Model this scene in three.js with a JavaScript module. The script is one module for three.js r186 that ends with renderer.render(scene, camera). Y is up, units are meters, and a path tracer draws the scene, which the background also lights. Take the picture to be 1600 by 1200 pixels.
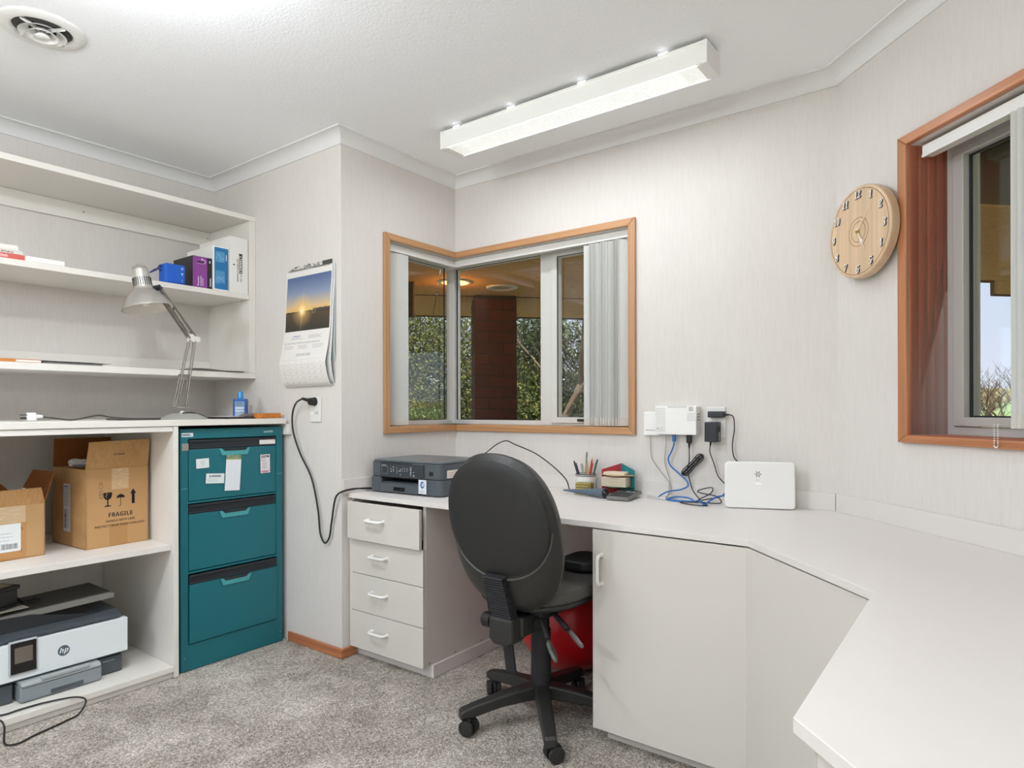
import * as THREE from 'three';
import { RoundedBoxGeometry } from 'three/addons/geometries/RoundedBoxGeometry.js';
import { mergeGeometries, toCreasedNormals } from 'three/addons/utils/BufferGeometryUtils.js';
import { RectAreaLightUniformsLib } from 'three/addons/lights/RectAreaLightUniformsLib.js';
import { FontLoader } from 'three/addons/loaders/FontLoader.js';
import { TextGeometry } from 'three/addons/geometries/TextGeometry.js';

// ---------------------------------------------------------------- camera, sky, sun, exposure
const W = 1600, Hpx = 1200, EYE = 1.13;
const scene = new THREE.Scene();
const camera = new THREE.PerspectiveCamera(2 * Math.atan(600 / 1007.3) * 180 / Math.PI, W / Hpx, 0.02, 900);
camera.position.set(0, EYE, 0);
camera.rotation.order = 'YXZ';
camera.rotation.set(0, 0.64035, -0.0022);
camera.setViewOffset(W, Hpx, 0, -39.45, W, Hpx);          // the lens is shifted, verticals stay upright
camera.updateProjectionMatrix();
const EXPOSURE = 1.36;

const renderer = new THREE.WebGLRenderer({ antialias: true });
renderer.toneMapping = THREE.LinearToneMapping;
renderer.toneMappingExposure = EXPOSURE;
renderer.shadowMap.enabled = true;
RectAreaLightUniformsLib.init();

{ // pale overcast-blue sky, a little brighter near the horizon, the same all the way round
  const w = 64, h = 64, d = new Float32Array(w * h * 4);
  for (let j = 0; j < h; j++) {
    const el = ((j + 0.5) / h - 0.5) * Math.PI, k = Math.pow(Math.max(0, Math.sin(el)), 0.6);
    for (let i = 0; i < w; i++) {
      const o = (j * w + i) * 4;
      d[o] = 0.60 - 0.30 * k; d[o + 1] = 0.655 - 0.20 * k; d[o + 2] = 0.74 - 0.06 * k; d[o + 3] = 1;
    }
  }
  const sky = new THREE.DataTexture(d, w, h, THREE.RGBAFormat, THREE.FloatType);
  sky.mapping = THREE.EquirectangularReflectionMapping; sky.magFilter = sky.minFilter = THREE.LinearFilter;
  sky.needsUpdate = true;
  scene.background = sky;
  scene.backgroundIntensity = 1.0;
}
const sun = new THREE.DirectionalLight(0xfff0d8, 5.5);     // stands behind the house, lights the garden only
sun.position.set(4, 26, 7); sun.target.position.set(-4, 0, -10);
sun.castShadow = true; sun.shadow.radius = 1;
Object.assign(sun.shadow.camera, { left: -40, right: 40, top: 40, bottom: -40, near: 1, far: 120 });
scene.add(sun, sun.target);

// ---------------------------------------------------------------- room sizes (metres)
const X0 = -3.46, X1 = -2.37, Z1 = -1.885, Z2 = -2.662, X2 = -0.464, XR = 1.0, ZB = 1.6, ZR = Z2 + (XR - X2);
const CEIL = 2.392, DESK = 0.747, WT = 1.088, TH = 0.25;
const LIGHTS = { tube: 13.5, oyster: 1.3, pendant: 1.95, down: 1.7 }, WARM = 0xf0f6ff;

// ---------------------------------------------------------------- helpers
let seed = 7;
function rnd() { seed = (seed * 1664525 + 1013904223) >>> 0; return seed / 4294967296; }
const rr = (a, b) => a + (b - a) * rnd();
const used = {};
function numbered(n) { const k = used[n] = (used[n] ?? -1) + 1; return k ? n + '_' + String(k).padStart(3, '0') : n; }
function prep(g) {
  let q = g.index ? g.toNonIndexed() : g;
  for (const k of Object.keys(q.attributes)) if (!['position', 'normal', 'uv'].includes(k)) q.deleteAttribute(k);
  if (!q.attributes.normal) q.computeVertexNormals();
  if (!q.attributes.uv) q.setAttribute('uv', new THREE.BufferAttribute(new Float32Array(q.attributes.position.count * 2), 2));
  q.morphAttributes = {}; q.clearGroups();
  return q;
}
const join = (...gs) => { const f = gs.flat(); return f.length === 1 ? f[0] : mergeGeometries(f.map(prep)); };
function metric(g, sx = 1, sy = 1) {                              // uv in metres, by the way each face points
  g = g.index ? g.toNonIndexed() : g; g.computeVertexNormals && !g.attributes.normal && g.computeVertexNormals();
  const p = g.attributes.position, uv = new Float32Array(p.count * 2);
  const a = new THREE.Vector3(), b = new THREE.Vector3(), c = new THREE.Vector3();
  for (let i = 0; i < p.count; i += 3) {
    a.fromBufferAttribute(p, i); b.fromBufferAttribute(p, i + 1); c.fromBufferAttribute(p, i + 2);
    const n = b.clone().sub(a).cross(c.clone().sub(a)), x = Math.abs(n.x), y = Math.abs(n.y), z = Math.abs(n.z);
    [a, b, c].forEach((v, k) => {
      const u = y >= x && y >= z ? [v.x, v.z] : x >= z ? [v.z, v.y] : [v.x, v.y];
      uv[(i + k) * 2] = u[0] * sx; uv[(i + k) * 2 + 1] = u[1] * sy;
    });
  }
  g.setAttribute('uv', new THREE.BufferAttribute(uv, 2));
  return g;
}
function mesh(name, geo, mat, parent) {
  const m = new THREE.Mesh(Array.isArray(geo) ? join(geo) : geo, mat);
  m.castShadow = m.receiveShadow = true;
  if (parent) { m.name = name; parent.add(m); } else { m.name = numbered(name); scene.add(m); }
  return m;
}
function tag(o, label, category, group) { o.userData.label = label; o.userData.category = category; if (group) o.userData.group = group; return o; }
function lab(o, label) { o.userData.label = label; return o; }
function thing(name, label, category, [x, y, z] = [0, 0, 0], turn = 0, group) {
  const o = new THREE.Group(); o.name = numbered(name); scene.add(o);
  o.position.set(x, y, z); o.rotation.y = turn;
  return tag(o, label, category, group);
}
function struct(name, geo, mat, parent) {
  const m = mesh(name, geo, mat, parent); m.name = name;
  if (!parent) m.userData.kind = 'structure';
  return m;
}
function structGroup(name, [x, y, z] = [0, 0, 0], turn = 0) {
  const o = new THREE.Group(); o.name = name; scene.add(o); o.position.set(x, y, z); o.rotation.y = turn; o.userData.kind = 'structure'; return o;
}
function copyOf(o, label, group) {                                // a copy of a thing with its parts, under the next number
  const c = o.clone(); c.name = numbered(o.name.replace(/_\d{3}$/, '')); c.userData = { ...o.userData };
  if (label) c.userData.label = label; if (group) c.userData.group = group;
  scene.add(c); return c;
}
// boxes given by their two corners, edges rounded by r
function bx(x0, x1, y0, y1, z0, z1, r = 0.0015, seg = 1) {
  const w = Math.abs(x1 - x0), h = Math.abs(y1 - y0), d = Math.abs(z1 - z0);
  const g = r > 0 ? new RoundedBoxGeometry(w, h, d, seg, Math.min(r, w / 2.02, h / 2.02, d / 2.02)) : new THREE.BoxGeometry(w, h, d);
  return metric(g.translate((x0 + x1) / 2, (y0 + y1) / 2, (z0 + z1) / 2));
}
const cyl = (r0, r1, h, x, y, z, n = 24, open = false) => new THREE.CylinderGeometry(r1, r0, h, n, 1, open).translate(x, y + h / 2, z);   // r0 below, r1 above
function rod(a, b, r, n = 10, r2 = r) {
  const A = new THREE.Vector3(...a), B = new THREE.Vector3(...b), d = B.clone().sub(A);
  const g = new THREE.CylinderGeometry(r2, r, d.length(), n);
  g.applyQuaternion(new THREE.Quaternion().setFromUnitVectors(new THREE.Vector3(0, 1, 0), d.clone().normalize()));
  return g.translate((A.x + B.x) / 2, (A.y + B.y) / 2, (A.z + B.z) / 2);
}
function bar(a, b, w, h, r = 0.001) {                             // a flat bar from a to b, w wide (horizontally) and h thick
  const A = new THREE.Vector3(...a), B = new THREE.Vector3(...b), d = B.clone().sub(A), L = d.length();
  const g = new RoundedBoxGeometry(w, L, h, 1, Math.min(r, w / 2.1, h / 2.1));
  g.applyQuaternion(new THREE.Quaternion().setFromUnitVectors(new THREE.Vector3(0, 1, 0), d.normalize()));
  return g.translate((A.x + B.x) / 2, (A.y + B.y) / 2, (A.z + B.z) / 2);
}
function tube(pts, r, seg = 80, n = 8, closed = false) {
  return new THREE.TubeGeometry(new THREE.CatmullRomCurve3(pts.map(p => new THREE.Vector3(...p)), closed, 'centripetal'), seg, r, n, closed);
}
const lathe = (pts, n = 40) => new THREE.LatheGeometry(pts.map(p => new THREE.Vector2(...p)), n);
function poly(pts, holes = []) {
  const s = new THREE.Shape(pts.map(p => new THREE.Vector2(...p)));
  for (const h of holes) s.holes.push(new THREE.Path(h.map(p => new THREE.Vector2(...p))));
  return s;
}
function prismXZ(pts, y0, y1, bevel = 0) {                        // a flat slab with outline [x, z]
  const g = new THREE.ExtrudeGeometry(poly(pts.map(([x, z]) => [x, -z])), { depth: y1 - y0 - 2 * bevel, bevelEnabled: bevel > 0, bevelSize: bevel, bevelOffset: -bevel, bevelThickness: bevel, bevelSegments: 2, curveSegments: 10 });
  return metric(g.rotateX(-Math.PI / 2).translate(0, y0 + bevel, 0));
}
function plateXY(pts, z0, z1, holes, bevel = 0) {                 // an upright plate with outline [x, y]
  const g = new THREE.ExtrudeGeometry(poly(pts, holes), { depth: z1 - z0 - 2 * bevel, bevelEnabled: bevel > 0, bevelSize: bevel, bevelOffset: -bevel, bevelThickness: bevel, bevelSegments: 2, curveSegments: 12 });
  return metric(g.translate(0, 0, z0 + bevel));
}
const rectXY = (x0, x1, y0, y1) => [[x0, y0], [x1, y0], [x1, y1], [x0, y1]];
function roundRect(x0, x1, y0, y1, r, n = 5) {
  const o = [];
  for (const [cx, cy, a] of [[x1 - r, y0 + r, -90], [x1 - r, y1 - r, 0], [x0 + r, y1 - r, 90], [x0 + r, y0 + r, 180]])
    for (let i = 0; i <= n; i++) { const t = (a + 90 * i / n) * Math.PI / 180; o.push([cx + r * Math.cos(t), cy + r * Math.sin(t)]); }
  return o;
}
function along(g) { const u = g.attributes.uv; for (let i = 0; i < u.count; i++) u.setXY(i, u.getY(i), u.getX(i)); return g; }   // grain along x
const F = (o, f) => o.applyMatrix4(f);
const frameM = (x, y, z, turn) => new THREE.Matrix4().makeRotationY(turn).setPosition(x, y, z);

// ---------------------------------------------------------------- textures
function lattice(n, s) { const a = new Float32Array(n * n); let q = s; for (let i = 0; i < a.length; i++) { q = (q * 1664525 + 1013904223) >>> 0; a[i] = q / 4294967296; } return a; }
function noise(nx, ny, s) {                                       // wraps: value noise with nx by ny cells per tile
  const n = Math.max(nx, ny), L = lattice(n, s);
  return (u, v) => {
    const x = u * nx, y = v * ny, i = Math.floor(x), j = Math.floor(y), f = x - i, g = y - j;
    const a = f * f * (3 - 2 * f), b = g * g * (3 - 2 * g), i0 = ((i % nx) + nx) % nx, i1 = (i0 + 1) % nx, j0 = ((j % ny) + ny) % ny, j1 = (j0 + 1) % ny;
    const p = L[j0 * n + i0], q = L[j0 * n + i1], r = L[j1 * n + i0], t = L[j1 * n + i1];
    return (p + (q - p) * a) * (1 - b) + (r + (t - r) * a) * b;
  };
}
function texture(w, h, fn, srgb = true, metres = [1, 1]) {
  const d = new Uint8Array(w * h * 4);
  for (let j = 0; j < h; j++) for (let i = 0; i < w; i++) {
    const c = fn((i + 0.5) / w, (j + 0.5) / h), o = (j * w + i) * 4;
    d[o] = Math.max(0, Math.min(255, c[0])); d[o + 1] = Math.max(0, Math.min(255, c[1])); d[o + 2] = Math.max(0, Math.min(255, c[2])); d[o + 3] = 255;
  }
  const t = new THREE.DataTexture(d, w, h, THREE.RGBAFormat);
  t.wrapS = t.wrapT = THREE.RepeatWrapping; t.magFilter = THREE.LinearFilter; t.minFilter = THREE.LinearMipmapLinearFilter; t.generateMipmaps = true;
  if (srgb) t.colorSpace = THREE.SRGBColorSpace;
  t.repeat.set(1 / metres[0], 1 / metres[1]); t.needsUpdate = true;
  return t;
}
function canvasTex(w, h, draw) {
  const c = document.createElement('canvas'); c.width = w; c.height = h;
  const g = c.getContext('2d'); draw(g, w, h);
  const t = new THREE.CanvasTexture(c); t.colorSpace = THREE.SRGBColorSpace; t.magFilter = THREE.LinearFilter; t.minFilter = THREE.LinearMipmapLinearFilter; t.needsUpdate = true;
  return t;
}
const std = (color, roughness = 0.6, o = {}) => new THREE.MeshStandardMaterial({ color, roughness, ...o });
const phys = (color, roughness = 0.6, o = {}) => new THREE.MeshPhysicalMaterial({ color, roughness, ...o });
// a flat print: a plane w by h whose picture is drawn on a canvas; it faces +z before it is turned
function printed(w, h, px, draw, rough = 0.6) { const t = canvasTex(px, Math.round(px * h / w), draw); return { geo: new THREE.PlaneGeometry(w, h), mat: std(0xffffff, rough, { map: t }) }; }
function card(name, w, h, px, draw, parent, [x, y, z], ry = 0, rz = 0, rx = 0, thick = 0) {   // paper or sticker with print on its front
  const { geo, mat } = printed(w, h, px, draw);
  const o = mesh(name, geo, mat, parent); o.position.set(x, y, z); o.rotation.order = 'YXZ'; o.rotation.set(rx, ry, rz); return o;
}
function scribble(g, x, y, w, n, lh, col, wgt = 1.6, gap = 0.25) { // lines of small illegible print
  g.strokeStyle = col; g.lineWidth = wgt;
  for (let i = 0; i < n; i++) { let u = x; const end = x + w * rr(0.7, 1); while (u < end) { const l = w * rr(0.04, 0.12); g.beginPath(); g.moveTo(u, y + i * lh); g.lineTo(Math.min(u + l, end), y + i * lh); g.stroke(); u += l + w * 0.02; } }
}

const nA = noise(256, 256, 3), nB = noise(64, 64, 5), nC = noise(16, 16, 9), nD = noise(6, 6, 11), nE = noise(512, 512, 17);
const T = {};
{ // woven wallpaper: fine upright threads
  const st1 = noise(330, 9, 21), st2 = noise(150, 16, 22), st3 = noise(500, 22, 23), sl = noise(40, 8, 24);
  const v = (x, y) => (st1(x, y) - 0.5) * 0.5 + (st2(x, y) - 0.5) * 0.22 + (st3(x, y) - 0.5) * 0.5 + (sl(x, y) - 0.5) * 0.12;
  T.wall = texture(1024, 1024, (x, y) => { const k = v(x, y) * 9 + (nD(x, y) - 0.5) * 2; return [221 + k, 216 + k, 210 + k * 1.1]; }, true, [0.62, 0.62]);
  T.wallB = texture(1024, 1024, (x, y) => { const k = 128 + v(x, y) * 150; return [k, k, k]; }, false, [0.62, 0.62]);
}
{ // cut-pile carpet
  const v = (x, y) => 0.55 * nE(x, y) + 0.45 * nA(x * 1, y);
  T.carpet = texture(1024, 1024, (x, y) => {
    const s = v(x, y), k = (s - 0.5) * 150 + (nB(x, y) - 0.5) * 16 + (nC(x, y) - 0.5) * 30 + (nD(x, y) - 0.5) * 22;
    return [176 + k, 168 + k, 157 + k];
  }, true, [1.25, 1.25]);
  T.carpetB = texture(1024, 1024, (x, y) => { const k = 255 * v(x, y); return [k, k, k]; }, false, [1.25, 1.25]);
}
{ const v = (x, y) => 0.5 * nA(x, y) + 0.5 * nE(x, y);            // stippled ceiling paint
  T.ceilB = texture(1024, 1024, (x, y) => { const k = 255 * Math.pow(v(x, y), 1.4); return [k, k, k]; }, false, [1.6, 1.6]); }
function woodTex(base, amp, red, s) {
  const g1 = noise(90, 3, s), g2 = noise(26, 2, s + 1), g3 = noise(240, 8, s + 2), w = noise(4, 3, s + 3);
  return texture(512, 512, (x, y) => {
    const xx = x + (w(x, y) - 0.5) * 0.03, k = (g1(xx, y) - 0.5) * amp + (g2(xx, y) - 0.5) * amp * 1.4 + (g3(x, y) - 0.5) * amp * 0.5;
    return [base[0] + k, base[1] + k * 0.9 - red * (g2(xx, y) - 0.5), base[2] + k * 0.75 - red * 1.2 * (g2(xx, y) - 0.5)];
  }, true, [0.35, 1.1]);
}
T.pine = woodTex([188, 140, 96], 18, 4, 31);
T.pine2 = woodTex([188, 124, 82], 20, 5, 35);
T.rimu = woodTex([188, 112, 86], 16, 5, 41);
T.base = woodTex([176, 108, 68], 28, 6, 51);
T.maple = woodTex([214, 184, 150], 14, 3, 61);
{ const c1 = noise(128, 30, 71), c2 = noise(8, 8, 72);
  const f = (x, y) => (c1(x, y) - 0.5) * 14 + (nE(x, y) - 0.5) * 14 + (c2(x, y) - 0.5) * 16;
  T.card = texture(512, 512, (x, y) => { const k = f(x, y); return [190 + k, 147 + k, 96 + k]; }, true, [0.5, 0.5]); }
T.plasticB = texture(256, 256, (x, y) => { const k = 255 * nE(x, y); return [k, k, k]; }, false, [0.25, 0.25]);
{ const m = (x, y) => 0.5 + 0.25 * Math.sin(x * Math.PI * 2 * 64) * Math.sin(y * Math.PI * 2 * 64) + 0.5 * (nA(x, y) - 0.5);
  T.mesh = texture(512, 512, (x, y) => { const k = 88 + 70 * (m(x, y) - 0.5); return [k * 1.0, k * 0.98, k * 0.93]; }, true, [0.2, 0.2]);
  T.meshB = texture(512, 512, (x, y) => { const k = 255 * m(x, y); return [k, k, k]; }, false, [0.2, 0.2]); }
T.brick = texture(256, 256, (x, y) => { const k = (nA(x, y) - 0.5) * 70 + (nC(x, y) - 0.5) * 40; return [168 + k, 92 + k * 0.7, 62 + k * 0.55]; }, true, [0.4, 0.4]);
T.soffit = texture(512, 512, (x, y) => { const k = (nE(x, y) - 0.5) * 36 + (nB(x, y) - 0.5) * 14; return [222 + k, 172 + k, 110 + k]; }, true, [1.2, 1.2]);
{ const d = (x, y) => Math.sin((x + y) * Math.PI * 2 * 40) > 0.3 ? 1 : 0;
  T.vane = texture(256, 256, (x, y) => { const k = d(x, y) * 9; return [236 - k, 236 - k, 231 - k]; }, true, [0.16, 0.16]); }

const M = {
  wall: std(0xffffff, 0.85, { map: T.wall, bumpMap: T.wallB, bumpScale: 0.0005 }),
  ceiling: std(0xf8f9fa, 0.9, { bumpMap: T.ceilB, bumpScale: 0.0007 }),
  cornice: std(0xe6e5e4, 0.7),
  carpet: std(0xffffff, 1, { map: T.carpet, bumpMap: T.carpetB, bumpScale: 0.006 }),
  trim: phys(0xffffff, 0.38, { map: T.pine, clearcoat: 0.25, clearcoatRoughness: 0.3 }),
  casing2: phys(0xffffff, 0.38, { map: T.pine2, clearcoat: 0.25, clearcoatRoughness: 0.3 }), jamb: std(0xffffff, 0.62, { map: T.rimu }),
  skirting: phys(0xffffff, 0.4, { map: T.base, clearcoat: 0.3, clearcoatRoughness: 0.3 }),
  alu: std(0xdcdcd6, 0.4), aluGrey: std(0xb9b8b4, 0.45), gasket: std(0x23262a, 0.6),
  glass: phys(0xffffff, 0.02, { transmission: 1, thickness: 0, ior: 1.5 }),
  melamine: std(0xe9e5dd, 0.45), melamineEdge: std(0xeeeae2, 0.45),
  door: std(0xd9d4cc, 0.45), desk: std(0xe2ddd8, 0.42), deskEdge: std(0xd6d2ca, 0.5), splash: std(0xded9d3, 0.5), handle: std(0xf3f2ee, 0.3),
  whitePlastic: std(0xe9e8e4, 0.4), offWhite: std(0xe0ded8, 0.5), white: std(0xf2f1ed, 0.5), paper: std(0xefede7, 0.8),
  black: std(0x1a1a1b, 0.45), blackSoft: std(0x26262a, 0.65), rubber: std(0x18181a, 0.7), dark: std(0x101011, 0.7),
  teal: phys(0x0b6973, 0.42, { clearcoat: 0.15, clearcoatRoughness: 0.4 }), tealLight: phys(0x4aa0a4, 0.4), strip: std(0x24292e, 0.4),
  steel: std(0xb9b6b0, 0.3, { metalness: 0.9 }), chrome: std(0xd8d8d8, 0.15, { metalness: 1 }), brushed: std(0xc4c1ba, 0.38, { metalness: 0.75 }), armMetal: std(0x8c877e, 0.35, { metalness: 0.8 }),
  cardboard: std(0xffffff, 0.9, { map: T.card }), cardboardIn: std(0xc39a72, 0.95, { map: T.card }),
  shell: std(0x2a2a28, 0.42, { bumpMap: T.plasticB, bumpScale: 0.0006 }), fabric: std(0xffffff, 0.95, { map: T.mesh, bumpMap: T.meshB, bumpScale: 0.0008 }),
  lever: std(0x5d615c, 0.22), ball: phys(0xc2101c, 0.32, { clearcoat: 0.2 }),
  slate: std(0x4c5358, 0.45), slateTop: std(0x666d72, 0.32), slateDark: std(0x2b3034, 0.35), greyTray: std(0x8b9295, 0.45), greyLight: std(0xa9afb0, 0.45),
  hpWhite: std(0xe9eff0, 0.4), lidGrey: std(0x4a4845, 0.5), lidEdge: std(0x9a9a95, 0.5),
  blueCable: std(0x2b6fb5, 0.45), cable: std(0x1d1d1f, 0.55), greyCable: std(0x8d8b86, 0.6), taupeCable: std(0x4c443c, 0.6),
  brick: std(0xffffff, 0.95, { map: T.brick }), mortar: std(0x2a1e18, 1), soffit: std(0xffffff, 0.9, { map: T.soffit }), timber: std(0x5a4634, 0.8),
  vane: phys(0xffffff, 0.85, { map: T.vane, transmission: 0.12, thickness: 0 }), vaneBase: std(0xdedbd2, 0.7),
};
M.vane.side = THREE.DoubleSide; M.cardboardIn.side = THREE.DoubleSide;
// ---------------------------------------------------------------- the room: floor, ceiling, walls
struct('floor', prismXZ([[X0 - TH, ZB + TH], [X0 - TH, Z2 - TH], [XR + TH, Z2 - TH], [XR + TH, ZB + TH]], -0.2, 0), M.carpet);
struct('ceiling', prismXZ([[X0 - TH, ZB + TH], [X0 - TH, Z2 - TH], [XR + TH, Z2 - TH], [XR + TH, ZB + TH]], CEIL, CEIL + 0.15), M.ceiling);
const N_M = frameM(X1, 0, Z1, Math.PI / 2), D_M = frameM(X1, 0, Z2, 0), C_M = frameM(X2, 0, Z2, -Math.PI / 4), A_M = frameM(X0, 0, Z1, 0);
const NL = Z1 - Z2, DL = X2 - X1, CL = (XR - X2) * Math.SQRT2;
function wall(name, m, outline, holes) { struct(name, F(plateXY(outline, -TH, 0, holes), m), M.wall); }
wall('wall_left', frameM(X0, 0, ZB, Math.PI / 2), rectXY(-TH, ZB - Z1, 0, CEIL));
wall('wall_alcove', A_M, rectXY(-TH, X1 - X0, 0, CEIL));
const O1 = { u0: 0.283, y0: 1.047, y1: 1.957, x1: 1.052 };        // the corner window's opening on its two walls
wall('wall_nook', N_M, [[TH, 0], [NL + TH, 0], [NL + TH, O1.y0], [O1.u0, O1.y0], [O1.u0, O1.y1], [NL + TH, O1.y1], [NL + TH, CEIL], [TH, CEIL]]);
wall('wall_desk', D_M, [[0, 0], [DL + 0.1, 0], [DL + 0.1, CEIL], [0, CEIL], [0, O1.y1], [O1.x1, O1.y1], [O1.x1, O1.y0], [0, O1.y0]]);
const O2 = { u0: 0.363, u1: 1.35, y0: 1.045, y1: 1.969 };
wall('wall_angled', C_M, rectXY(0, CL + TH, 0, CEIL), [rectXY(O2.u0, O2.u1, O2.y0, O2.y1)]);
wall('wall_right', frameM(XR, 0, ZR, -Math.PI / 2), rectXY(0, ZB - ZR, 0, CEIL));
const O3 = { u0: 0.5, u1: 3.3, y0: 0.06, y1: 2.1 };              // a wide glazed door behind the viewer lets daylight in
wall('wall_back', frameM(XR, 0, ZB, Math.PI), rectXY(-TH, XR - X0 + TH, 0, CEIL), [rectXY(O3.u0, O3.u1, O3.y0, O3.y1)]);
{
  const w = structGroup('door_1', [XR, 0, ZB], Math.PI), { u0, u1, y0, y1 } = O3, m = (u0 + u1) / 2;
  mesh('door_frame', plateXY(rectXY(u0, u1, y0, y1), -0.17, -0.11, [rectXY(u0 + 0.05, m - 0.04, y0 + 0.06, y1 - 0.05), rectXY(m + 0.04, u1 - 0.05, y0 + 0.06, y1 - 0.05)], 0.003), M.alu, w);
  mesh('glass_pane', bx(u0 + 0.04, m - 0.03, y0 + 0.05, y1 - 0.04, -0.142, -0.138, 0), M.glass, w); mesh('glass_pane', bx(m + 0.03, u1 - 0.04, y0 + 0.05, y1 - 0.04, -0.142, -0.138, 0), M.glass, w);
  mesh('casing', plateXY(rectXY(u0 - 0.06, u1 + 0.06, 0.001, y1 + 0.06), 0.0005, 0.018, [rectXY(u0, u1, y0, y1)], 0.003), M.trim, w);
}
struct('roof', prismXZ([[-9, 1.9], [-9, -3.2], [-6.2, -3.0], [-2.2, -7.0], [6, -7.0], [6, 1.9]], 2.72, 2.82), M.timber);

// cornice: a cove with a small bead at the wall and at the ceiling, mitred at every corner
{
  const P = [[X0, ZB], [X0, Z1], [X1, Z1], [X1, Z2], [X2, Z2], [XR, ZR], [XR, ZB]];
  const prof = [[0, -0.055], [0.006, -0.055], [0.006, -0.050]];
  for (let i = 0; i <= 8; i++) { const a = i / 8 * Math.PI / 2; prof.push([0.006 + 0.053 * (1 - Math.cos(a)), -0.050 + 0.044 * Math.sin(a)]); }
  prof.push([0.064, -0.006], [0.064, 0], [0, 0]);
  const n = P.length, nor = (a, b) => { const dx = b[0] - a[0], dz = b[1] - a[1], l = Math.hypot(dx, dz); return [-dz / l, dx / l]; };
  for (let i = 0; i < n; i++) {
    const a = P[i], b = P[(i + 1) % n], z = P[(i + n - 1) % n], c = P[(i + 2) % n];
    const n1 = nor(a, b), n0 = nor(z, a), n2 = nor(b, c);
    const mit = (p, q) => { const k = 1 + p[0] * q[0] + p[1] * q[1]; return [(p[0] + q[0]) / k, (p[1] + q[1]) / k]; };
    const m0 = mit(n0, n1), m1 = mit(n1, n2), pos = [];
    const at = (v, m, [d, y]) => [v[0] + m[0] * d, CEIL + y, v[1] + m[1] * d];
    for (let k = 0; k < prof.length; k++) {
      const p = prof[k], q = prof[(k + 1) % prof.length], A = at(a, m0, p), B = at(b, m1, p), C = at(b, m1, q), D = at(a, m0, q);
      pos.push(...A, ...B, ...C, ...A, ...C, ...D);
    }
    let g = new THREE.BufferGeometry(); g.setAttribute('position', new THREE.Float32BufferAttribute(pos, 3)); g.computeVertexNormals();
    g = toCreasedNormals(g, 0.5);
    struct('trim_' + (i + 1), metric(g), M.cornice);
  }
}
// skirting board along the alcove wall and round the pillar
struct('baseboard_alcove', F(along(bx(0.69, X1 - X0 + 0.012, 0, 0.046, 0.0, 0.012, 0.004, 2)), A_M), M.skirting);
struct('baseboard_nook', F(along(bx(0.0, 0.075, 0, 0.046, 0, 0.012, 0.004, 2)), N_M), M.skirting);

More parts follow.
